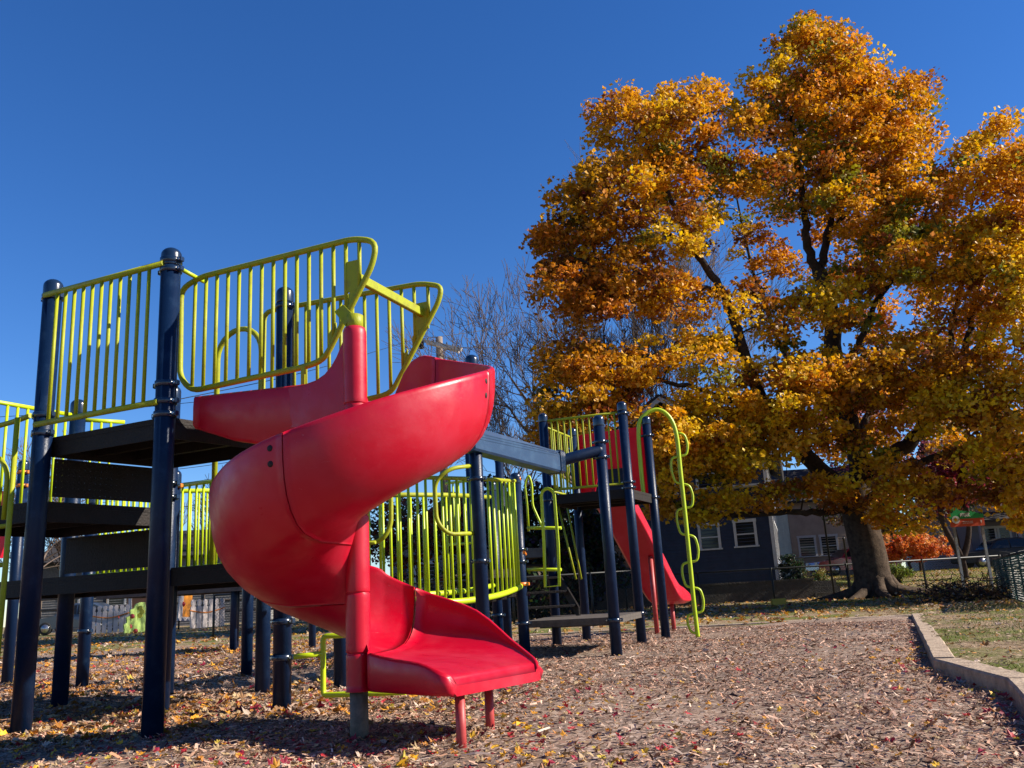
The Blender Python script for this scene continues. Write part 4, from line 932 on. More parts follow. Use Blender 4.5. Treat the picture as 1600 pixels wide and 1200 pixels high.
# bare trees, grown recursively
def bare_tree(name, base, h, r, lean, label, mname='darkbark', depth=6, spread=.55, seed=1, twig=.011, fork=.33, shoots=0):
    R = random.Random(seed); t = thing(name, label, 'tree', tuple(base)); tr = MB(); br = MB()
    def rec(p, d, L, r, k):
        n = 4; pts = [p]; dd = d.copy(); q = p
        for i in range(n):
            dd = dd+V(R.gauss(0, .10), R.gauss(0, .10), R.gauss(.05, .07)); dd /= np.linalg.norm(dd); q = q+dd*L/n; pts.append(q)
        r1 = max(r*.62, twig*.8); (tr if k == depth else br).tube(pts, [r+(r1-r)*i/n for i in range(n+1)], 10 if k == depth else (6 if k > 3 else 4), caps=False)
        if k == 0: return
        m = 3 if k > 1 else 4
        for j in range(m):
            i = n if j < 2 else R.randint(1, n-1) if k < depth else R.randint(2, n)
            a = pts[i]; s_ = spread*(1 if j else .45)*R.uniform(.7, 1.3); ph = R.uniform(0, 2*pi)
            o = np.cross(dd, V(cos(ph), sin(ph), .3)); o /= np.linalg.norm(o)+1e-9; nd = dd*cos(s_)+o*sin(s_); nd /= np.linalg.norm(nd)
            rec(a, nd, L*R.uniform(.62, .86), max(r1*R.uniform(.6, .85), twig), k-1)
    rec(V(*base), V(*lean)/np.linalg.norm(V(*lean)), h*fork, r, depth)
    o = tr.build('trunk', M[mname], t); br.build('branch', M[mname], t); return t
def gp3(u, v, y): p = at(u, v, y); p[2] = TZ(p[0], p[1])-.1; return p
bare_tree('bare_tree', gp3(1010, 930, 38), 15, .30, (-.24, 0, 1), 'leafless dark branched tree rising left of the maple behind the far tower', 'paletwig', 7, .52, 5, .0105, .29)
bare_tree('bare_tree', gp3(1085, 930, 40), 17, .25, (.15, 0, 1), 'leafless tree whose twigs show through the gap in the middle of the maple', 'paletwig', 7, .42, 9, .010, .32)
bare_tree('bare_tree', gp3(1030, 930, 39), 14, .20, (-.05, 0, 1), 'leafless tree with upright stems between far tower top and maple crown', 'darkbark', 7, .40, 21, .012, .31)
bare_tree('bare_tree', gp3(12, 965, 44), 10.5, .17, (.05, 0, 1), 'brownish leafless tree seen through the lime bars at the far left', 'paletwig', 6, .55, 3, .012, .28)
bare_tree('bare_tree', gp3(835, 930, 45), 11.5, .24, (-.1, 0, 1), 'leafless tree behind the overhead beam right of the utility pole', 'paletwig', 6, .52, 14, .012, .27)
bare_tree('bare_tree', gp3(300, 960, 60), 9, .2, (.1, 0, 1), 'distant leafless tree seen between the deck and the spiral slide', 'paletwig', 5, .5, 17, .016, .28)

# leafy masses further back
def bushy(name, base, blobs, per, size, pal_, label, cat, mname='leaf', trunk=None, crad=.4):
    """blobs: (dx, dy, z, r, flat, count)"""
    t = thing(name, label, cat, tuple(base)); base = V(*base); c = []
    for dx, dy, z, r, fl, m in blobs:
        g = rng.normal(size=(m, 3)); g /= np.linalg.norm(g, axis=1)[:, None]; g *= (rng.uniform(.3, 1, m)**.7)[:, None]
        c.append(base+V(dx, dy, z)+g*V(r, r, r*fl))
    c = np.concatenate(c); pl = np.array(pal_)
    b = MB(); h = max(q[2] for q in blobs); tr = trunk or (.08, .5)
    pth = smooth_path([base+V(0, 0, -.15), base+V(.03, 0, h*tr[1]*.5), base+V(-.04, .02, h*tr[1])], 4); b.tube(pth, taper(pth, tr[0], tr[0]*.7), 8); tk = b.build('trunk', M['darkbark'], t)
    bb = MB(); grow_to(bb, np.array(pth), taper(pth, tr[0], tr[0]*.7), c[::max(1, len(c)//140)], .010); bb.build('branch', M['darkbark'], tk)
    p, cc = clump_leaves(c, per, crad, .75, lambda q: pl[rng.integers(0, len(pl), len(q))])
    leaf_cards(p, size, cc, 'crown', M[mname], t, .2); return t
DK = [(.018, .03, .012), (.03, .045, .016), (.015, .022, .01), (.04, .05, .02)]
OR_ = [(.75, .17, .03), (.85, .26, .05), (.60, .11, .02), (.8, .33, .08)]
RD = [(.20, .02, .03), (.30, .03, .04), (.14, .015, .025), (.34, .07, .05)]
b0 = gp3(1425, 905, 40)
bushy('japanese_maple', b0, [(0, 0, 1.35, 1.5, .45, 70), (-.8, .2, 1.15, 1.0, .4, 30), (.9, 0, 1.25, 1.1, .45, 35)], 60, .11, OR_, 'low domed orange red maple behind the fence between trunk and park sign', 'tree', crad=.25)
b0 = gp3(1508, 895, 37)
t_ = bushy('purple_leaf_tree', b0, [(0, 0, 4.2, 1.5, .7, 90), (.9, .3, 4.6, 1.2, .7, 60), (-.4, 0, 3.4, .8, .6, 20)], 50, .13, RD, 'dark red leaved tree with forked trunk standing behind the park sign', 'tree', crad=.35, trunk=(.12, .25))
b_ = MB()
for q in (((0, 0, .9), (-.35, 0, 1.7), (-.6, 0, 2.6), (-.5, 0, 3.6)), ((0, 0, .9), (.3, 0, 1.5), (.5, 0, 2.3), (.55, 0, 3.6))):
    pt_ = smooth_path([b0+V(*k) for k in q], 5); b_.tube(pt_, taper(pt_, .16, .08), 8)
b_.build('limb', M['darkbark'], [c for c in t_.children if c.name.startswith('trunk')][0])
bushy('dark_shrub', gp3(1238, 905, 35.5), [(0, 0, .9, .45, 1.6, 60), (.2, 0, .35, .6, .7, 40), (.75, -.1, .2, .5, .6, 30)], 70, .06, [(.02, .04, .012), (.03, .06, .02), (.015, .03, .01)], 'dark upright evergreen shrub at the corner of the blue house', 'shrub', crad=.16)
bushy('pale_shrub', gp3(1272, 900, 36), [(0, 0, .5, .5, .8, 30), (.35, 0, .2, .4, .6, 20)], 40, .06, [(.22, .24, .06), (.30, .22, .06), (.12, .16, .03)], 'thin yellow green shrub with bare twigs beside the dark evergreen', 'shrub', crad=.2)
bushy('green_shrub', gp3(1405, 908, 36.5), [(0, 0, .55, .55, .6, 40)], 50, .07, [(.22, .28, .03), (.14, .20, .03), (.35, .38, .05)], 'bright green shrub under the low orange maple', 'shrub', crad=.2)
bushy('dark_evergreen', gp3(838, 935, 25), [(0, 0, 1.3, 1.3, 1.0, 90), (.1, 0, 2.9, 1.0, 1.0, 60), (.6, .5, 1.2, 1.0, .9, 50)], 60, .13, DK, 'dark evergreen behind the low step platform of the far tower', 'tree', crad=.4)
bushy('dark_evergreen', gp3(910, 935, 27), [(0, 0, 1.2, 1.4, .9, 80), (.4, .3, 2.5, 1.0, 1.0, 50)], 60, .13, DK, 'dark evergreen behind the chute of the straight red slide', 'tree', crad=.4)
bushy('dark_evergreen', gp3(772, 940, 28), [(0, 0, 1.3, 1.5, 1.1, 90), (.3, .4, 3.2, 1.2, 1.0, 70)], 60, .13, DK+[(.05, .03, .02)], 'tall dark evergreen just right of the overhead beam post', 'tree', crad=.45)
bushy('red_leaf_tree', gp3(655, 945, 27), [(0, 0, 3.0, 1.6, .8, 60), (-1.2, 0, 2.7, 1.1, .7, 35), (1.2, .3, 3.0, 1.2, .8, 40)], 34, .12, [(.22, .05, .02), (.10, .03, .02), (.30, .10, .03), (.05, .06, .02)], 'rusty red leaved tree seen through the lime bars of the bridge', 'tree', crad=.45)
bushy('brown_tree', gp3(1440, 900, 44), [(0, 0, 3.2, 2.2, .7, 70), (-2.5, .5, 3.6, 1.8, .8, 50), (2.2, .5, 4.0, 1.6, .8, 40)], 50, .15, [(.05, .06, .02), (.20, .12, .03), (.10, .06, .03), (.3, .2, .04)], 'dark olive tree behind the orange maple filling the gap right of the big trunk', 'tree', crad=.5)
for i_, (u_, y_) in enumerate(((28, 48), (110, 52), (330, 56))): bare_tree('bare_tree', gp3(u_, 955, y_), 10, .2, (.05*(i_-1), 0, 1), ['bare brown tree standing far behind the ladder side of the left tower', 'bare brown tree far behind the leftmost posts above the grey house', 'bare brown tree far behind the gap beside the spiral slide'][i_], 'darkbark', 6, .6, 40+i_, .016, .27)
bushy('hedge_shrub', gp3(610, 950, 24), [(0, 0, .8, 1.0, .8, 60)], 50, .09, DK+[(.06, .04, .02)], 'dark low shrub behind the left end of the curved bridge', 'shrub', crad=.3)
bushy('hedge_shrub', gp3(715, 945, 24.5), [(0, 0, .7, 1.2, .7, 60)], 50, .09, DK+[(.06, .04, .02)], 'dark low shrub behind the middle of the curved bridge', 'shrub', crad=.3)
bushy('back_maple', gp3(1630, 880, 46), [(0, 0, 6.0, 3.2, .8, 90), (-2.6, 1, 8, 2.5, .8, 50)], 40, .2, [(.42, .10, .14), (.5, .2, .05), (.6, .34, .05)], 'pinkish red autumn tree far behind the right side of the big maple', 'tree', crad=.9, trunk=(.25, .5))
bushy('back_maple', gp3(1385, 880, 52), [(0, 0, 9.0, 3.6, .9, 90), (3, 1, 11, 2.5, .8, 40), (-3, 1, 9.5, 2.5, .8, 40)], 40, .2, [(.42, .10, .16), (.34, .08, .12), (.55, .2, .08)], 'purple pink tree glimpsed through the lower gaps of the big maple', 'tree', crad=.9, trunk=(.25, .6))

bushy('side_maple', (20.5, 21.5, 0), [(0, 0, 7.2, 3.2, .8, 110), (-1.6, -1, 9.2, 2.2, .8, 60), (1, 1, 10, 2.0, .8, 40)], 60, .22, [(.84, .42, .02), (.9, .55, .02), (.6, .25, .01)], 'yellow maple just beyond the right edge shading the ground by the park sign', 'tree', crad=.9, trunk=(.3, .7))
# brush pile by the sign
bp_ = thing('brush_pile', 'heap of dry brown twigs and leaves at the foot of the park sign', 'brush pile', tuple(gp3(1510, 940, 21)))
c_ = gp3(1505, 945, 20.5); b_ = MB()
for k in range(420):
    a = rng.normal(0, 1, 3)*V(.55, .4, .16)+V(0, 0, .22); d = rng.normal(0, 1, 3)*V(1, 1, .6); d /= np.linalg.norm(d); L = rng.uniform(.2, .7)
    p = c_+a; b_.tube([p-d*L/2, p+rng.normal(0, .04, 3), p+d*L/2+V(0, 0, .06)], rng.uniform(.004, .010), 4, caps=False)
kind(b_.build('twigs', M['darkbark'], bp_), 'stuff')
n = 1200; g = rng.normal(size=(n, 3))*V(.55, .4, .14)+V(0, 0, .2)
kind(leaf_cards(c_+g, .07, leafcols(n, [.2, .05, .25, .25, .15, 0, .02, .03, .05])*.7, 'dry_leaves', M['dryleaf'], bp_), 'stuff')
# ---------------------------------------------------------------- fences, houses, sign, vehicles
M['white'] = mat('white_trim_paint', (.62, .62, .62), .6, .3, noise=(10, (.5, .5, .48), .4, .7))
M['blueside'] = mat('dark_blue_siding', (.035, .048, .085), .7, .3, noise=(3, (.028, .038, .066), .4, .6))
M['greyblue'] = mat('sunlit_blue_siding', (.26, .29, .36), .7, .3, noise=(2, (.16, .18, .24), .4, .6))  # lighter copy of the blue siding; sunlight on the side wall put into colour
M['tan'] = mat('tan_siding', (.50, .40, .30), .75, .2, noise=(2, (.38, .30, .23), .4, .7))
M['cream'] = mat('cream_siding', (.55, .47, .38), .75, .2)
M['grey'] = mat('grey_siding', (.24, .23, .27), .75, .2)
M['shingle'] = mat('grey_shingle_siding', (.26, .25, .24), .85, .2, noise=(16, (.16, .155, .15), .4, .6))
M['roof'] = mat('asphalt_roof', (.06, .055, .055), .9, .2, noise=(30, (.035, .033, .035), .4, .6), bump=(80, .5))
M['glass'] = mat('window_glass', (.012, .013, .015), .10, .35)
M['wood'] = mat('weathered_fence_wood', (.17, .13, .10), .85, .2, noise=(12, (.09, .07, .055), .35, .7), bump=(40, .5))
M['fencepaint'] = mat('white_fence_paint', (.60, .53, .50), .6, .3, noise=(14, (.45, .38, .35), .5, .8))
M['black'] = mat('black_vinyl', (.012, .014, .013), .5, .4)
M['greenmesh'] = mat('green_windscreen', (.10, .22, .17), .75, .2, noise=(22, (.02, .05, .04), .35, .6))
M['stone'] = mat('retaining_wall_stone', (.09, .08, .07), .9, .2, noise=(8, (.05, .045, .04), .35, .7), bump=(20, .8))
M['sgreen'] = mat('sign_green', (.01, .42, .11), .45, .4); M['sorange'] = mat('sign_orange', (.72, .09, .025), .45, .4); M['swhite'] = mat('sign_white', (.75, .75, .72), .5, .3)
M['carred'] = mat('red_car_paint', (.30, .008, .02), .25, .6, coat=.6); M['cardark'] = mat('dark_car_paint', (.02, .02, .022), .55, .25); M['carblue'] = mat('grey_blue_car_paint', (.045, .06, .085), .3, .6, coat=.5)
M['tyre'] = mat('tyre_rubber', (.015, .015, .015), .8); M['lens'] = mat('lamp_lens', (.4, .05, .04), .2); M['chrome'] = mat('wheel_metal', (.5, .5, .5), .3, metal=.9)
M['pole'] = mat('utility_pole_wood', (.30, .24, .20), .85, .2, noise=(12, (.2, .16, .13), .4, .7)); M['crossarm'] = mat('bleached_wood', (.72, .62, .54), .8, .2)
M['porch'] = mat('porch_grey_paint', (.30, .28, .32), .7, .2)
M['playorange'] = mat('playhouse_orange', (.80, .28, .01), .45, .4); M['yellowpaint'] = mat('yellow_panel_paint', (.62, .55, .08), .5, .3); M['palegreen'] = mat('pale_green_panel', (.32, .45, .12), .5, .3)

def frame(o, yaw):
    """local frame: X along the wall, Y into the building"""
    c, s = cos(yaw), sin(yaw)
    return lambda x, y, z: V(o[0]+x*c-y*s, o[1]+x*s+y*c, o[2]+z)
def sbox(b, F, x0, x1, y0, y1, z0, z1):
    P = [F(x, y, z) for z in (z0, z1) for x, y in ((x0, y0), (x1, y0), (x1, y1), (x0, y1))]
    return b.add(P, [(0, 3, 2, 1), (4, 5, 6, 7), (0, 1, 5, 4), (1, 2, 6, 5), (2, 3, 7, 6), (3, 0, 4, 7)])
def clapboard(b, F, x0, x1, y, z0, z1, p=.13, top=None, side=1):
    """lapped boards facing -Y of the frame; top(x)->z limit for gables"""
    n = int((z1-z0)/p)
    for i in range(n):
        a = z0+i*p; c = a+p; xa, xb = x0, x1
        if top:
            lo = [x for x in np.linspace(x0, x1, 60) if top(x) >= a+p*.5]
            if not lo: break
            xa, xb = lo[0], lo[-1]
        b.add([F(xa, y-.034*side, a), F(xb, y-.034*side, a), F(xb, y-.004*side, c), F(xa, y-.004*side, c), F(xa, y, a), F(xb, y, a)], [(0, 1, 2, 3), (4, 5, 1, 0)] if side > 0 else [(3, 2, 1, 0), (0, 1, 5, 4)])
def window(parent, F, x, z, w_, h, y=0., trim='white', tw=.11, mull=True, pane='glass', name='window'):
    b = MB(); d = -.05
    sbox(b, F, x-tw, x, y+d, y+.02, z, z+h); sbox(b, F, x+w_, x+w_+tw, y+d, y+.02, z, z+h)
    sbox(b, F, x-tw-.02, x+w_+tw+.02, y+d-.012, y+.02, z+h, z+h+tw*1.2); sbox(b, F, x-tw-.05, x+w_+tw+.05, y+d-.04, y+.02, z-.06, z)
    if mull: sbox(b, F, x, x+w_, y+d+.015, y+.02, z+h*.5-.025, z+h*.5+.025)
    o = b.build(name, M[trim], parent)
    g = MB(); sbox(g, F, x, x+w_, y-.028, y+.015, z, z+h); g.build('pane', M[pane], o)
    return o

# blue house behind the fence
BH = at(1218, 909, 37); by = rad(-17)
hb = thing('blue_house', 'dark blue clapboard house with white trimmed windows behind the fence left of the big maple', 'house', tuple(BH))
F = frame(BH, by); b = MB(); gt = lambda x: 5.6+ (4.2+x)*.0+max(0, 2.6-abs(x+4.1)*.62)
W_ = 8.2
core = MB(); core.add([F(x, y, z) for y in (.0, 9.5) for x, z in ((-W_, 0), (0, 0), (0, 5.6), (-4.1, 8.15), (-W_, 5.6))], [(0, 1, 2, 3, 4), (9, 8, 7, 6, 5), (0, 5, 6, 1), (1, 6, 7, 2), (2, 7, 8, 3), (3, 8, 9, 4), (4, 9, 5, 0)])
core.build('wall_core', M['blueside'], hb)
clapboard(b, F, -W_, -.12, 0, .02, 8.1, .14, top=lambda x: 5.6+max(0, 2.55-abs(x+4.1)*.622)); b.build('wall', M['blueside'], hb)
Fs = frame(F(0, 0, 0), by+pi/2)     # side wall: x runs back, its outer side is -Y
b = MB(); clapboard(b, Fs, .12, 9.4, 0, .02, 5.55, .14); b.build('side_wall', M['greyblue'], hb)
b = MB(); sbox(b, F, -.12, .03, -.045, .06, 0, 5.6); sbox(b, Fs, .0, .10, -.04, .0, 0, 5.6); b.build('corner_board', M['white'], hb); b = MB(); sbox(b, F, -W_-.03, -W_+.12, -.045, .06, 0, 5.6); b.build('corner_board', M['white'], hb)
b = MB(); sbox(b, F, -W_, 0, -.02, .3, -.9, .0); sbox(b, Fs, 0, 9.4, -.02, .3, -.9, 0); b.build('foundation', M['stone'], hb)
b = MB()
for s_ in (-1, 1):
    xa = -4.1+s_*4.75; za = 5.6-.42
    P = [F(-4.1, -.45, 8.3), F(xa, -.45, za+.0), F(xa, 9.9, za), F(-4.1, 9.9, 8.3)]; b.plate(P, .14)
b.build('roof', M['roof'], hb)
b = MB()
for s_ in (-1, 1):
    xa = -4.1+s_*4.7; b.plate([F(-4.1, -.47, 8.22), F(-4.1, -.47, 7.98), F(xa, -.47, 4.98), F(xa, -.47, 5.2)], .05)
b.build('barge_board', M['white'], hb)
ppm = 1367/37.
for u0, u1, v0, v1 in ((1094, 1119, 822, 857), (1152, 1178, 817, 853), (1089, 1114, 716, 760), (1040, 1049, 738, 768)):
    p = at(u0, v1, 37.); q = at(u1, v0, 36.5); x0 = ((p-BH)@V(cos(by), sin(by), 0)); window(hb, F, x0, p[2]-BH[2], (u1-u0)/ppm*1.03, (v1-v0)/ppm*1.0, 0)
window(hb, F, -6.0, .9, .85, 1.5, 0); window(hb, F, -7.5, .9, .8, 1.5, 0); window(hb, F, -4.6, 5.9, .8, .9, 0)
for k in (1.2, 3.0, 5.0, 7.2): window(hb, Fs, k, 1.0, .75, 1.45, 0); window(hb, Fs, k, 3.6, .75, 1.35, 0)
# awning bracket shelf under eave
b = MB(); sbox(b, F, -1.6, -.35, -.7, .0, 3.95, 4.03); b.build('window_hood', M['white'], hb)

def simple_house(name, label, o, yaw, W_, Dp, H, rise, wallm, wins, roofm='roof', trim='white', board=.14, front_gable=False):
    t = thing(name, label, 'house', tuple(o)); F = frame(o, yaw); c = MB()
    if front_gable:
        c.add([F(x, y, z) for y in (0, Dp) for x, z in ((0, -.8), (W_, -.8), (W_, H), (W_/2, H+rise), (0, H))], [(0, 1, 2, 3, 4), (9, 8, 7, 6, 5), (0, 5, 6, 1), (1, 6, 7, 2), (2, 7, 8, 3), (3, 8, 9, 4), (4, 9, 5, 0)])
    else:
        c.add([F(x, y, z) for x in (0, W_) for y, z in ((0, -.8), (Dp, -.8), (Dp, H), (Dp/2, H+rise), (0, H))], [(4, 3, 2, 1, 0), (5, 6, 7, 8, 9), (0, 1, 6, 5), (1, 2, 7, 6), (2, 3, 8, 7), (3, 4, 9, 8), (4, 0, 5, 9)])
    c.build('wall_core', M[wallm], t)
    b = MB(); clapboard(b, F, 0, W_, 0, 0, H-.02, board); F2 = frame(F(W_, 0, 0), yaw+pi/2); clapboard(b, F2, 0, Dp, 0, 0, H-.02, board)
    F3 = frame(F(0, Dp, 0), yaw-pi/2); clapboard(b, F3, 0, Dp, 0, 0, H-.02, board); b.build('wall', M[wallm], t)
    r = MB()
    for s_ in (0, 1):
        if front_gable: r.plate([F(W_/2, -.4, H+rise+.08), F(-.4 if s_ == 0 else W_+.4, -.4, H-.2), F(-.4 if s_ == 0 else W_+.4, Dp+.4, H-.2), F(W_/2, Dp+.4, H+rise+.08)], .15)
        else: r.plate([F(-.4, Dp/2, H+rise+.08), F(-.4, -.4 if s_ == 0 else Dp+.4, H-.2), F(W_+.4, -.4 if s_ == 0 else Dp+.4, H-.2), F(W_+.4, Dp/2, H+rise+.08)], .15)
    r.build('roof', M[roofm], t)
    for w in wins: window(t, F, *w[:4], 0, trim)
    return t, F
def gp(u, y, dz=0.): p = at(u, 900, y); p[2] = float(TZ(p[0], p[1]))+dz; return p
# tan house
o = gp(1243, 50); simple_house('tan_house', 'tan clapboard house beyond the red car between the blue house and the maple trunk', o, rad(-3), 5.6, 8, 4.4, 2.0, 'tan', [(.45, 1.2, .8, 1.0), (1.65, 1.2, .8, 1.0), (4, 1.1, .9, 1.3)])
# cream house
o = gp(1497, 54); simple_house('cream_house', 'small cream sided house seen between the posts of the park sign', o, rad(0), 3.4, 7, 3.1, 1.6, 'cream', [], front_gable=True)
# grey porch house
o = gp(1528, 49); t, F = simple_house('porch_house', 'grey house with white columned porch beyond the green fence at the right', o, rad(-6), 10, 8, 5.4, 2.2, 'grey', [(.75, .75, .5, 1.35), (1.5, .75, .5, 1.35), (2.45, .75, .5, 1.35), (4.4, .8, .75, 1.5), (6, .8, .75, 1.5), (1, 3.3, .8, 1.2), (4.4, 3.3, .8, 1.2)])
b = MB(); b.plate([F(-.2, -1.7, 2.45), F(3.5, -1.7, 2.45), F(3.5, 0, 2.95), F(-.2, 0, 2.95)], .12); b.plate([F(3.9, -1.7, 2.5), F(9.8, -1.7, 2.5), F(9.8, 0, 3.0), F(3.9, 0, 3.0)], .12); b.build('porch_roof', M['roof'], t)
for x in (0., 1.9, 3.6, 5.6, 7.5): b = MB(); sbox(b, F, x-.09, x+.09, -1.55, -1.37, 0, 2.4); b.build('porch_column', M['porch'], t)
b = MB(); sbox(b, F, -.2, 9.8, -1.6, 0, -.4, .3); b.build('porch_floor', M['porch'], t)
b = MB(); sbox(b, F, 0, 9.6, -1.52, -1.46, 1.0, 1.06)
for i in range(60): sbox(b, F, .05+i*.16, .09+i*.16, -1.51, -1.47, .3, 1.0)
b.build('porch_railing', M['porch'], t)
# grey shingle house seen through bridge bars
o = gp(612, 36); o[2] = -.1; simple_house('shingle_house', 'grey shingled house glimpsed through the lime bridge bars', o, rad(2), 5.2, 7, 3.0, 1.9, 'shingle', [(1.0, 1.0, .8, 1.2), (3.0, 1.0, .8, 1.2)], board=.16, front_gable=True)
# grey house left
o = gp(60, 53); simple_house('grey_house', 'low grey house beyond the picket fences under the decks', o, rad(3), 13.5, 8, 4.2, 1.6, 'shingle', [(1.5, .9, .9, 1.0), (4.2, .9, .9, 1.0), (7, .9, .9, 1.0)])

# retaining wall
b = MB(); p0 = gz(1090, 940, 0.0); b.box((5.6, 31.6, .18), (9.0, .45, .95)); b.build('wall_body', M['stone']) if 0 else None
rw = thing('retaining_wall', 'dark stone retaining wall at the foot of the blue house', 'wall', (6, 31.6, 0))
b.build('wall_body', M['stone'], rw)
b = MB(); b.box((5.6, 31.6, .685), (9.1, .52, .06)); b.build('coping', M['stone'], rw)
for k in range(3): MB().box((10.6, 31.5+.32*k, .1+.2*k), (1.0, .32, .2)).build('step', M['stone'], rw)

def chainlink(name, label, A, B, h, posts, parent=None, m='black', pitch=.085, r=.0032, group=None):
    A = V(*A); B = V(*B); L = np.linalg.norm((B-A)[:2]); d = (B-A)/L
    t = thing(name, label, 'fence', tuple(A), group)
    MB().tube([A+V(0, 0, h), B+V(0, 0, h)], .026, 8).build('top_rail', M[m], t)
    for k in range(posts): p = A+(B-A)*k/(posts-1); MB().tube([p+V(0, 0, -.2), p+V(0, 0, h+.03)], .032, 8).build('fence_post', M[m], t)
    b = MB(); n = int((L+h)/pitch)
    for sgn in (1, -1):
        for i in range(n):
            s0 = i*pitch-(h if sgn > 0 else 0); a0, z0, a1, z1 = s0, 0., s0+h, h
            if sgn < 0: a0, z0, a1, z1 = s0, h, s0+h, 0.; a0 -= h; a1 -= h
            if a0 < 0: f = -a0/(a1-a0); a0 = 0; z0 = z0+(z1-z0)*f
            if a1 > L: f = (L-a0)/(a1-a0); a1 = L; z1 = z0+(z1-z0)*f
            if a1 <= a0: continue
            p, q = A+d*a0+V(0, 0, z0+.03), A+d*a1+V(0, 0, z1+.03); nn = V(-d[1], d[0], 0)*r
            b.add([p-V(0, 0, r), p+nn, p+V(0, 0, r), q-V(0, 0, r), q+nn, q+V(0, 0, r)], [(0, 1, 4, 3), (1, 2, 5, 4), (2, 0, 3, 5)])
    b.build('chain_link_mesh', M[m], t); return t
chainlink('chain_link_fence', 'black chain link fence running behind the big maple and the blue house wall', (1.0, 29.6, .02), (15.0, 28.2, .02), 1.05, 7)
chainlink('chain_link_fence', 'black chain link fence behind the far tower and curved bridge', (-8.0, 23.2, .0), (3.6, 21.8, .0), 1.1, 7)
A0 = gz(1565, 928, .05); A0 = at(1562, 925, 24.); A0[2] = .0; B0 = at(1622, 946, 15.); B0[2] = 0.0
gf = chainlink('screened_fence', 'chain link fence covered in dark green windscreen at the right edge', A0, B0, .93, 6)
d_ = (B0-A0)/np.linalg.norm(B0-A0); L = np.linalg.norm(B0-A0); b = MB()
nn = V(d_[1], -d_[0], 0); nn = nn if nn[0] < 0 else -nn; ph = rng.uniform(0, 6, 40); NR = 19
for j in range(NR):                      # woven tapes with gaps between them
    z0 = .03+.88*j/NR; P = []
    for i in range(91):
        s_ = L*i/90; z = z0+.006*np.sin(s_*2.2+ph[j])+.004*np.sin(s_*7+ph[j+1]); wv = .018*np.sin(s_*3+z0*3)+.010*np.sin(s_*9+ph[j])
        q = A0+d_*s_+nn*(.05+wv); P += [q+V(0, 0, z), q+V(0, 0, z+.88/NR*(.66+.14*np.sin(s_*5+ph[j+2])))+nn*.006]
    b.add(P, [(2*i, 2*i+2, 2*i+3, 2*i+1) for i in range(90)], False)
b.add([A0+nn*.035+d_*L*f+V(0, 0, z) for z in (.03, .90) for f in (0, 1)], [])
b.build('windscreen', M['greenmesh'], gf)
# tall slim posts behind
for u, v0, v1, y, lab in ((1298, 800, 932, 29.0, 'tall thin dark metal post against the tan house left of the maple trunk'), (1321, 838, 905, 31, 'shorter thin dark post close beside the maple trunk')):
    p = at(u+6, v1, y); p[2] = 0; q = at(u, v0, y); b = MB().lathe((p[0], p[1], -.1), [(.032, 0), (.032, q[2]), (.045, q[2]+.01), (.045, q[2]+.05), (1e-4, q[2]+.09)], 12)
    tag(b.build('metal_post', M['black']), lab, 'post')

# park sign
SY = 26.5; p0 = at(1497, 930, SY); p1 = at(1551, 928, SY); zt_ = at(1482, 822, SY)[2]
sg = thing('park_sign', 'green and orange park name sign on two grey posts right of the maple trunk', 'sign', (p0[0]+.5, SY, 0))
xL, xR = at(1478, 815, SY)[0]+.12, at(1531, 812, SY)[0]+.12
zb0 = at(1482, 824, SY)[2]; zm = at(1480, 812, SY)[2]; ztop = at(1484, 794, SY)[2]
for x, xb in ((xL+.10, xL+.10), (xR-.08, xR-.08)): MB().box((x, SY+.04, (zb0+.3)/2-.05), (.075, .05, zb0+.3+.1)).build('sign_post', M['steel'], sg)
Wd = xR-xL
b = MB(); b.plate([(xL, SY, zb0), (xR, SY, zb0), (xR, SY, zm), (xL, SY, zm)], .03); b.build('orange_band', M['sorange'], sg)
tp = [(0, 0), (1, 0), (1, .62), (.965, .50), (.93, .66), (.90, .52), (.86, .78), (.80, .74), (.77, .95), (.70, .9), (.66, 1.1), (.6, .98), (.52, 1.12), (.46, 1.0), (.4, 1.2), (.33, 1.16), (.29, 1.34), (.24, 1.58), (.19, 1.72), (.12, 1.62), (.06, 1.66), (.11, 1.44), (.15, 1.30), (.13, 1.0), (.08, .86), (.03, .88), (0, .66)]
gh = ztop-zm
b = MB(); b.plate([(xL+Wd*x, SY-.001, zm+gh*z*.60+.002) for x, z in tp], .034); b.build('green_silhouette', M['sgreen'], sg)
MB().lathe((xL+Wd*.17, SY-.016, zm-.02), [(.115, 0), (.115, .012)], 28, (0, -1, 0)).build('round_emblem', M['swhite'], sg)
eb = MB(); ec = V(xL+Wd*.17, SY-.031, zm+.0)
for k in range(5):
    a = rad(90+72*k); eb.plate([ec+V(0, 0, .01), ec+V(cos(a+.3)*.035, 0, .01+sin(a+.3)*.035), ec+V(cos(a)*.055, 0, .01+sin(a)*.055), ec+V(cos(a-.3)*.035, 0, .01+sin(a-.3)*.035)], .004)
eb.build('emblem_mark', M['steel'], sg)
def text(s, x, z, size, m, parent, y=SY-.022, bold=.0):
    cu = bpy.data.curves.new('lettering', 'FONT'); cu.body = s; cu.size = size; cu.extrude = .004; cu.offset = bold; cu.align_x = 'LEFT'
    o = bpy.data.objects.new('lettering', cu); SC.collection.objects.link(o); o.data.materials.append(M[m]); o.rotation_euler = (pi/2, 0, 0); o.location = (x, y, z)
    me = bpy.data.meshes.new_from_object(o); bpy.data.objects.remove(o)
    o = bpy.data.objects.new('lettering', me); SC.collection.objects.link(o); o.rotation_euler = (pi/2, 0, 0); o.location = (x, y, z)
    if not me.materials: me.materials.append(M[m])
    o.parent = parent; o.matrix_parent_inverse = Matrix.Translation(-Vector(parent.location)); return o
text('PARK', xL+Wd*.31, zm+gh*.18, .125, 'swhite', sg, SY-.024, .004)
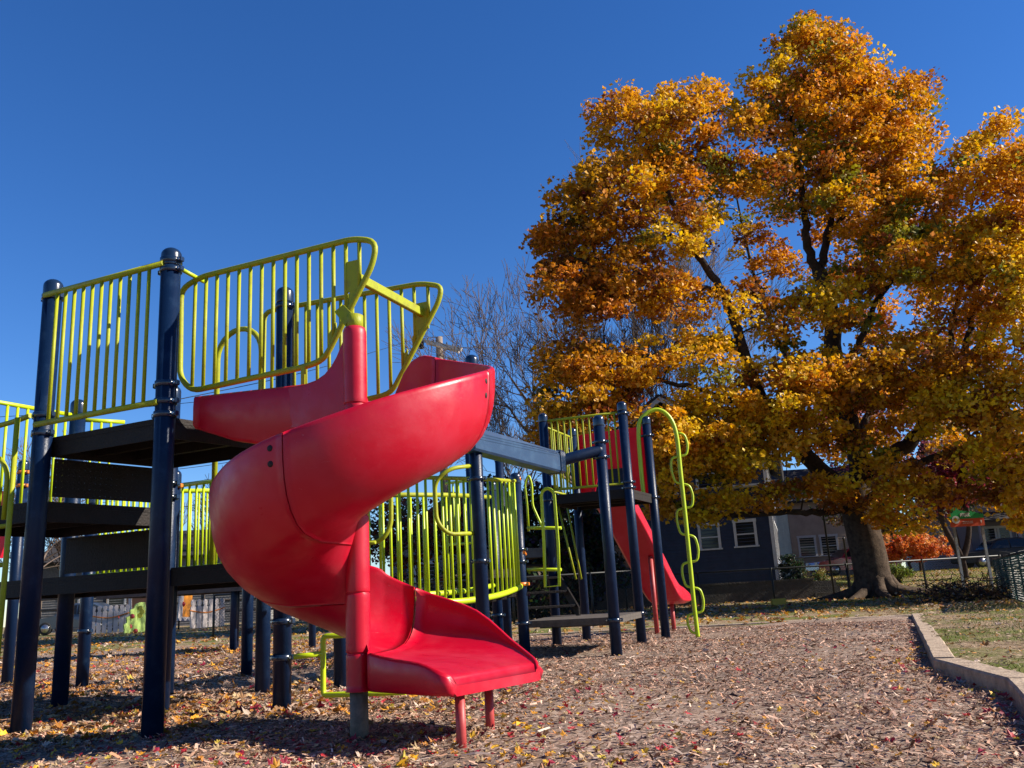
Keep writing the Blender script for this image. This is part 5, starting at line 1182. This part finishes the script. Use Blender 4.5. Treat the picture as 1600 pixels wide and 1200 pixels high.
b = MB()   # worn line above the word, small print and arrow mark as raised strokes
for x0, x1, z in ((.33, .36, .44), (.375, .41, .46), (.425, .455, .44), (.47, .50, .45), (.515, .545, .47), (.56, .59, .46)): b.plate([(xL+Wd*x0, SY-.022, zm+gh*z-.025), (xL+Wd*x1, SY-.022, zm+gh*z-.025), (xL+Wd*x1, SY-.022, zm+gh*z+.02), (xL+Wd*x0, SY-.022, zm+gh*z+.02)], .006)
for x0, x1, f in ((.36, .43, .62), (.44, .50, .62), (.51, .56, .62), (.58, .66, .62), (.36, .45, .42), (.47, .53, .42), (.55, .66, .42)):
    z = zb0+(zm-zb0)*f; b.plate([(xL+Wd*x0, SY-.018, z-.008), (xL+Wd*x1, SY-.018, z-.008), (xL+Wd*x1, SY-.018, z+.008), (xL+Wd*x0, SY-.018, z+.008)], .004)
z = zb0+(zm-zb0)*.5; b.plate([(xL+Wd*.88, SY-.018, z+.05), (xL+Wd*.90, SY-.018, z-.05), (xL+Wd*.93, SY-.018, z+.04)], .004)
b.build('sign_print', M['swhite'], sg)

# cars
def car(name, label, o, yaw, m, L=4.4, H=1.45, Wd=1.75):
    t = thing(name, label, 'car', tuple(o)); F = frame(o, yaw)
    pr = [(0, .35), (.02, .62), (.10, .74), (.95, .84), (1.25, .90), (1.75, 1.34), (2.2, H), (3.1, H-.02), (3.75, 1.15), (4.1, .98), (4.36, .90), (4.4, .45), (4.3, .30), (.1, .28)]
    b = MB(); n = len(pr); P = []
    for y, k in ((0, 0), (.10, 1), (Wd-.10, 1), (Wd, 0)):
        for x, z in pr:
            ins = .16*np.clip((z-.9)/.5, 0, 1); yy = y+(ins if y < Wd/2 else -ins); P.append(F(x*L/4.4, yy, z*(1 if k else .985)))
    Fc = [tuple(range(n)), tuple(3*n+i for i in range(n))[::-1]]+[(j*n+i, (j+1)*n+i, (j+1)*n+(i+1) % n, j*n+(i+1) % n) for j in range(3) for i in range(n)]
    b.add(P, Fc); bo = b.build('body', M[m], t)
    for sd in (0, 1):
        yo = -.004 if sd == 0 else Wd+.004; sg_ = 1 if sd == 0 else -1
        for xs in (((1.40, .93), (1.80, 1.30), (2.35, 1.36), (2.35, .93)), ((2.42, .93), (2.42, 1.36), (3.05, 1.35), (3.55, 1.12), (3.6, .95))):
            g = MB(); g.plate([F(x*L/4.4, yo+sg_*(.16*np.clip((z-.9)/.5, 0, 1)), z) for x, z in xs], .012); g.build('side_window', M['glass'], bo)
        for x in (.85, 3.5):
            c = F(x*L/4.4, .10 if sd == 0 else Wd-.10, .31); ax = F(0, -1, 0)-F(0, 0, 0) if sd == 0 else F(0, 1, 0)-F(0, 0, 0)
            w = MB().lathe(c-ax*.08, [(.18, 0), (.30, .01), (.31, .04), (.31, .17), (.28, .20), (.20, .20)], 24, ax).build('wheel', M['tyre'], t)
            MB().lathe(c+ax*.10, [(.20, 0), (.19, .03), (.06, .02), (.05, .04), (1e-4, .04)], 20, ax).build('rim', M['chrome'], w)
    for x, mm, nm in ((-.005, 'swhite', 'headlight'), (4.40, 'lens', 'tail_light')):
        for y in (.15, Wd-.45): l_ = MB(); sbox(l_, F, x*L/4.4-.01, x*L/4.4+.03, y, y+.3, .62, .74); l_.build(nm, M[mm], t)
    g = MB(); g.plate([F(1.30*L/4.4, .18, .93), F(1.73*L/4.4, .22, 1.33), F(1.73*L/4.4, Wd-.22, 1.33), F(1.30*L/4.4, Wd-.18, .93)], .02); g.build('windscreen', M['glass'], bo)
    return t
car('parked_car', 'red car parked in front of the tan house beside the maple trunk', gp(1281, 46, .02), rad(4), 'carred')
car('parked_car', 'dark car parked in front of the porch house behind the park sign', gp(1512, 46, .02), rad(-3), 'cardark')
car('parked_car', 'grey blue car parked at the far left beyond the ladder side of the tower', gp(50, 44, .0), rad(2), 'carblue', 4.2)

# utility pole and wires
up = at(686, 527, 46); upb = V(up[0], up[1], .0)
ut = thing('utility_pole', 'wooden utility pole with pale crossarms behind the spiral slide rails', 'pole', tuple(upb))
MB().lathe(tuple(upb), [(.24, -.2), (.19, up[2]), (.001, up[2]+.05)], 14).build('pole', M['pole'], ut)
def seg(b, p, q, w_=.15, h=.19):
    d = q-p; L = np.linalg.norm(d); d /= L; s_ = np.cross(d, V(0, 0, 1)); s_ /= np.linalg.norm(s_); u_ = np.cross(s_, d)
    P = [p+s_*a*w_/2+u_*c*h/2 for a, c in ((-1, -1), (1, -1), (1, 1), (-1, 1))]+[q+s_*a*w_/2+u_*c*h/2 for a, c in ((-1, -1), (1, -1), (1, 1), (-1, 1))]
    b.add(P, [(0, 1, 2, 3), (7, 6, 5, 4), (0, 4, 5, 1), (1, 5, 6, 2), (2, 6, 7, 3), (3, 7, 4, 0)])
arms = []
for (a, c) in (((656, 531, 46.4), (721, 546, 44.6)), ((668, 536, 46.4), (717, 549, 44.9))):
    p, q = at(*a), at(*c); b = MB(); seg(b, p, q); arms.append((p, q)); am = b.build('crossarm', M['crossarm'], ut)
    for f in (.06, .2, .34, .66, .8, .94):
        k = p+(q-p)*f; MB().lathe(k, [(.03, .05), (.045, .10), (.03, .13), (.045, .17), (.02, .21)], 10).build('insulator', M['black'], am)
b = MB(); seg(b, at(688, 548, 46), at(675, 536, 46.1), .04, .05); seg(b, at(688, 553, 46), at(702, 543, 45.4), .04, .05); b.build('arm_brace', M['crossarm'], ut)
MB().lathe(at(658, 545, 46.2), [(.10, 0), (.16, .03), (.16, .45), (.08, .5)], 12).build('transformer', M['black'], ut)
def wire(pts, r, lab):
    tag(MB().tube(smooth_path(pts, 8), r, 4).build('overhead_wire', M['black']), lab, 'wire')
wire([at(656, 527, 46.4), at(600, 545, 40), at(470, 583, 30), at(250, 630, 22)], .012, 'thin wire running from the utility pole down to the left past the slide rails')
wire([at(661, 529, 46.2), at(760, 515, 50), at(880, 488, 56), at(1010, 455, 62)], .016, 'wire rising right from the utility pole in front of the bare tree')
wire([at(720, 543, 44.6), at(800, 542, 50), at(900, 536, 58)], .016, 'wire leaving the right end of the crossarm towards the maple')
wire([at(-60, 655, 60), at(180, 640, 60), at(420, 622, 60), at(700, 640, 60)], .02, 'distant wire crossing the sky behind the high deck railing')
for i, (v0, v1) in enumerate(((748, 705), (772, 726), (790, 738), (812, 760))):
    wire([at(120, v0, 55), at(300, (v0+v1)/2+4, 50), at(460, v1, 46)], .016, ['highest of the wires seen under the deck beside the spiral slide', 'second highest wire seen under the deck beside the spiral slide', 'third wire down seen under the deck beside the spiral slide', 'lowest of the wires seen under the deck beside the spiral slide'][i])
wire([at(1020, 640, 34), at(1140, 655, 36), at(1260, 690, 40)], .012, 'wire crossing behind the lower left maple branches')

# ---------------------------------------------------------------- toddler area at the left background
def picket(label, u0, v0, u1, v1, y, n, h=.9, dy=0):
    A = at(u0, v0, y-dy); B = at(u1, v1, y+dy); A[2] = float(TZ(A[0], A[1])); B[2] = float(TZ(B[0], B[1])); t = thing('picket_fence', label, 'fence', tuple(A), 'low white play fences')
    d = (B-A)/np.linalg.norm(B-A); L = np.linalg.norm(B-A); w_ = L/n
    b = MB()
    for i in range(n):
        c = A+d*(w_*(i+.5)); hw = w_*.40; P = []
        for x, z in ((-hw, .02), (hw, .02), (hw, h*.72), (hw*.55, h*.76)): P.append((x, z))
        for k in range(7): a = -.5+k*(pi+1)/6; P.append((cos(a)*hw*.95, h*.87+sin(a)*hw*.95))
        P.append((-hw*.55, h*.76)); P.append((-hw, h*.72))
        b.plate([c+d*x+V(0, 0, z) for x, z in P], .035)
    b.build('pickets', M['fencepaint'], t)
    sag = smooth_path([A+V(0, -.06, h*.62), (A+B)/2+V(0, -.09, h*.52), B+V(0, -.06, h*.66)], 6); MB().tube(sag, .028, 8).build('rope', mat_o, t)
    MB().tube([A+V(0, .03, .25), B+V(0, .03, .25)], .025, 6).build('back_rail', M['fencepaint'], t)
mat_o = mat('orange_rope', (.62, .22, .06), .7, .2)
picket('white picket play fence left of the front post under the decks', 140, 990, 202, 988, 40, 7, 1.28, .2); picket('white picket play fence right of the front post by the orange playhouse', 296, 982, 351, 979, 40, 6, 1.26, 1.1)
o = gp(280, 40.6)
ph = thing('playhouse', 'orange play panel with white edge and red ladybird beside the picket fence', 'play panel', tuple(o)); 
b = MB(); yo = lambda u: 40.6+(u-290)*.05; q = [at(283, 966, yo(283)), at(297, 966, yo(297)), at(301, 917, yo(301)), at(285, 917, yo(285))]; b.plate(q, .08); b.build('panel', M['playorange'], ph)
b = MB(); b.plate([at(u, v, yo(u)-.06) for u, v in ((277, 970), (296, 970), (296, 964), (284, 964), (288, 915), (282, 915))], .05); b.build('panel_edge', M['fencepaint'], ph)
lb2 = at(286, 944, 40.3); MB().lathe(lb2, [(.11, 0), (.11, .03), (1e-4, .05)], 16, (0, -1, 0)).build('red_dot', mat('ladybird_red', (.5, .02, .02), .5), ph)
MB().tube([V(o[0]+.05, 40.62, 0), V(o[0]+.05, 40.62, 1.0)], .04, 8).build('leg', M['dark'], ph)
o = gp(205, 41.2); hs = thing('play_cottage', 'brown orange cottage panel with framed opening behind the flower panel', 'playhouse', tuple(o))
MB().plate([at(203, 985, 41.5), at(232, 985, 41.5), at(228, 912, 41.5), at(198, 918, 41.5)], .10).build('panel', mat('cottage_brown', (.38, .14, .05), .6), hs)
b = MB(); b.plate([at(201, 982, 41.4), at(206, 982, 41.4), at(206, 932, 41.4), at(219, 922, 41.4), at(219, 917, 41.4), at(201, 929, 41.4)], .04); b.build('opening_frame', M['fencepaint'], hs)
o = gp(212, 38); fp = thing('flower_panel', 'pale green cut out panel with yellow and red flowers beside the front post', 'play panel', tuple(o))
P = [at(u, v, 38.1+(u-212)*.045) for u, v in ((193, 996), (194, 985), (193, 977), (198, 973), (197, 965), (203, 962), (203, 953), (209, 951), (212, 944), (219, 941), (226, 941), (234, 996))]
MB().plate(P, .05).build('panel', M['palegreen'], fp)
fc = at(216, 957, 38.2)
for k in range(6): a = k*pi/3; MB().lathe(fc+V(cos(a)*.17, 0, sin(a)*.17+.02), [(.11, 0), (.11, .03)], 14, (0, -1, 0)).build('petal', M['yellowpaint'], fp)
for u, v in ((207, 963), (212, 986), (203, 979)): MB().lathe(at(u, v, 37.7), [(.10, 0), (.10, .035), (1e-4, .05)], 12, (0, -1, 0)).build('red_flower', mat_r if 'mat_r' in globals() else globals().setdefault('mat_r', mat('flower_red', (.5, .04, .05), .5)), fp)
# dark board fence behind the toddler area
o0 = at(60, 975, 46); o1 = at(470, 950, 46); o0[2] = o1[2] = .0
bf = thing('rail_fence', 'dark wooden rail fence behind the toddler play area', 'fence', tuple(o0))
for k in range(9): p = o0+(o1-o0)*k/8; MB().box((p[0], p[1], .95), (.15, .15, 1.9)).build('fence_post', M['wood'], bf)
for z in (.7, 1.25, 1.78): MB().tube([o0+V(0, -.1, z), o1+V(0, -.1, z)], .07, 6).build('rail', M['wood'], bf)
# far platform structure with grey slab
fp2 = thing('far_platform', 'grey edged low platform on navy posts seen under the decks behind the picket fence view', 'climbing frame', (-5, 15.5, 0))
for x, y in ((-5.0, 15.5), (-5.25, 16.4), (-7.6, 15.7), (-3.6, 15.3)): post(fp2, (x, y), 1.9 if x < -4 else 1.6)
pa_, pb_ = at(150, 925, 15.6), at(452, 914, 15.2)
deck_slab(fp2, [(pa_[0], 15.6, 0), (pb_[0], 15.2, 0), (pb_[0]+.2, 16.6, 0), (pa_[0]+.2, 17.0, 0)], 1.24, .24, 'greydeck')
# red slide and tube pieces at the far left edge
rl = thing('far_red_slide', 'red plastic slide side just visible at the left edge behind the lime bars', 'slide', tuple(at(0, 1000, 11.0)))
MB().plate([at(-60, 872, 11), at(2, 872, 11), at(10, 850, 11), at(9, 768, 11), at(-30, 762, 11), at(-60, 765, 11)], .06).build('side_wall', M['red'], rl)
MB().tube([V(-7.2, 11.1, -.1), V(-7.2, 11.1, 1.3)], .05, 10).build('leg', M['redpole'], rl)
# small items
p = gz(1217, 937, .0); p = at(1217, 944, 25); p[2] = .02
cone = MB(); cone.box((p[0], p[1], .10), (.42, .10, .20), .2, .02); tag(cone.build('yellow_block', mat('yellow_block_paint', (.62, .33, .02), .7)), 'small yellow block lying on dirt in front of the retaining wall', 'block')
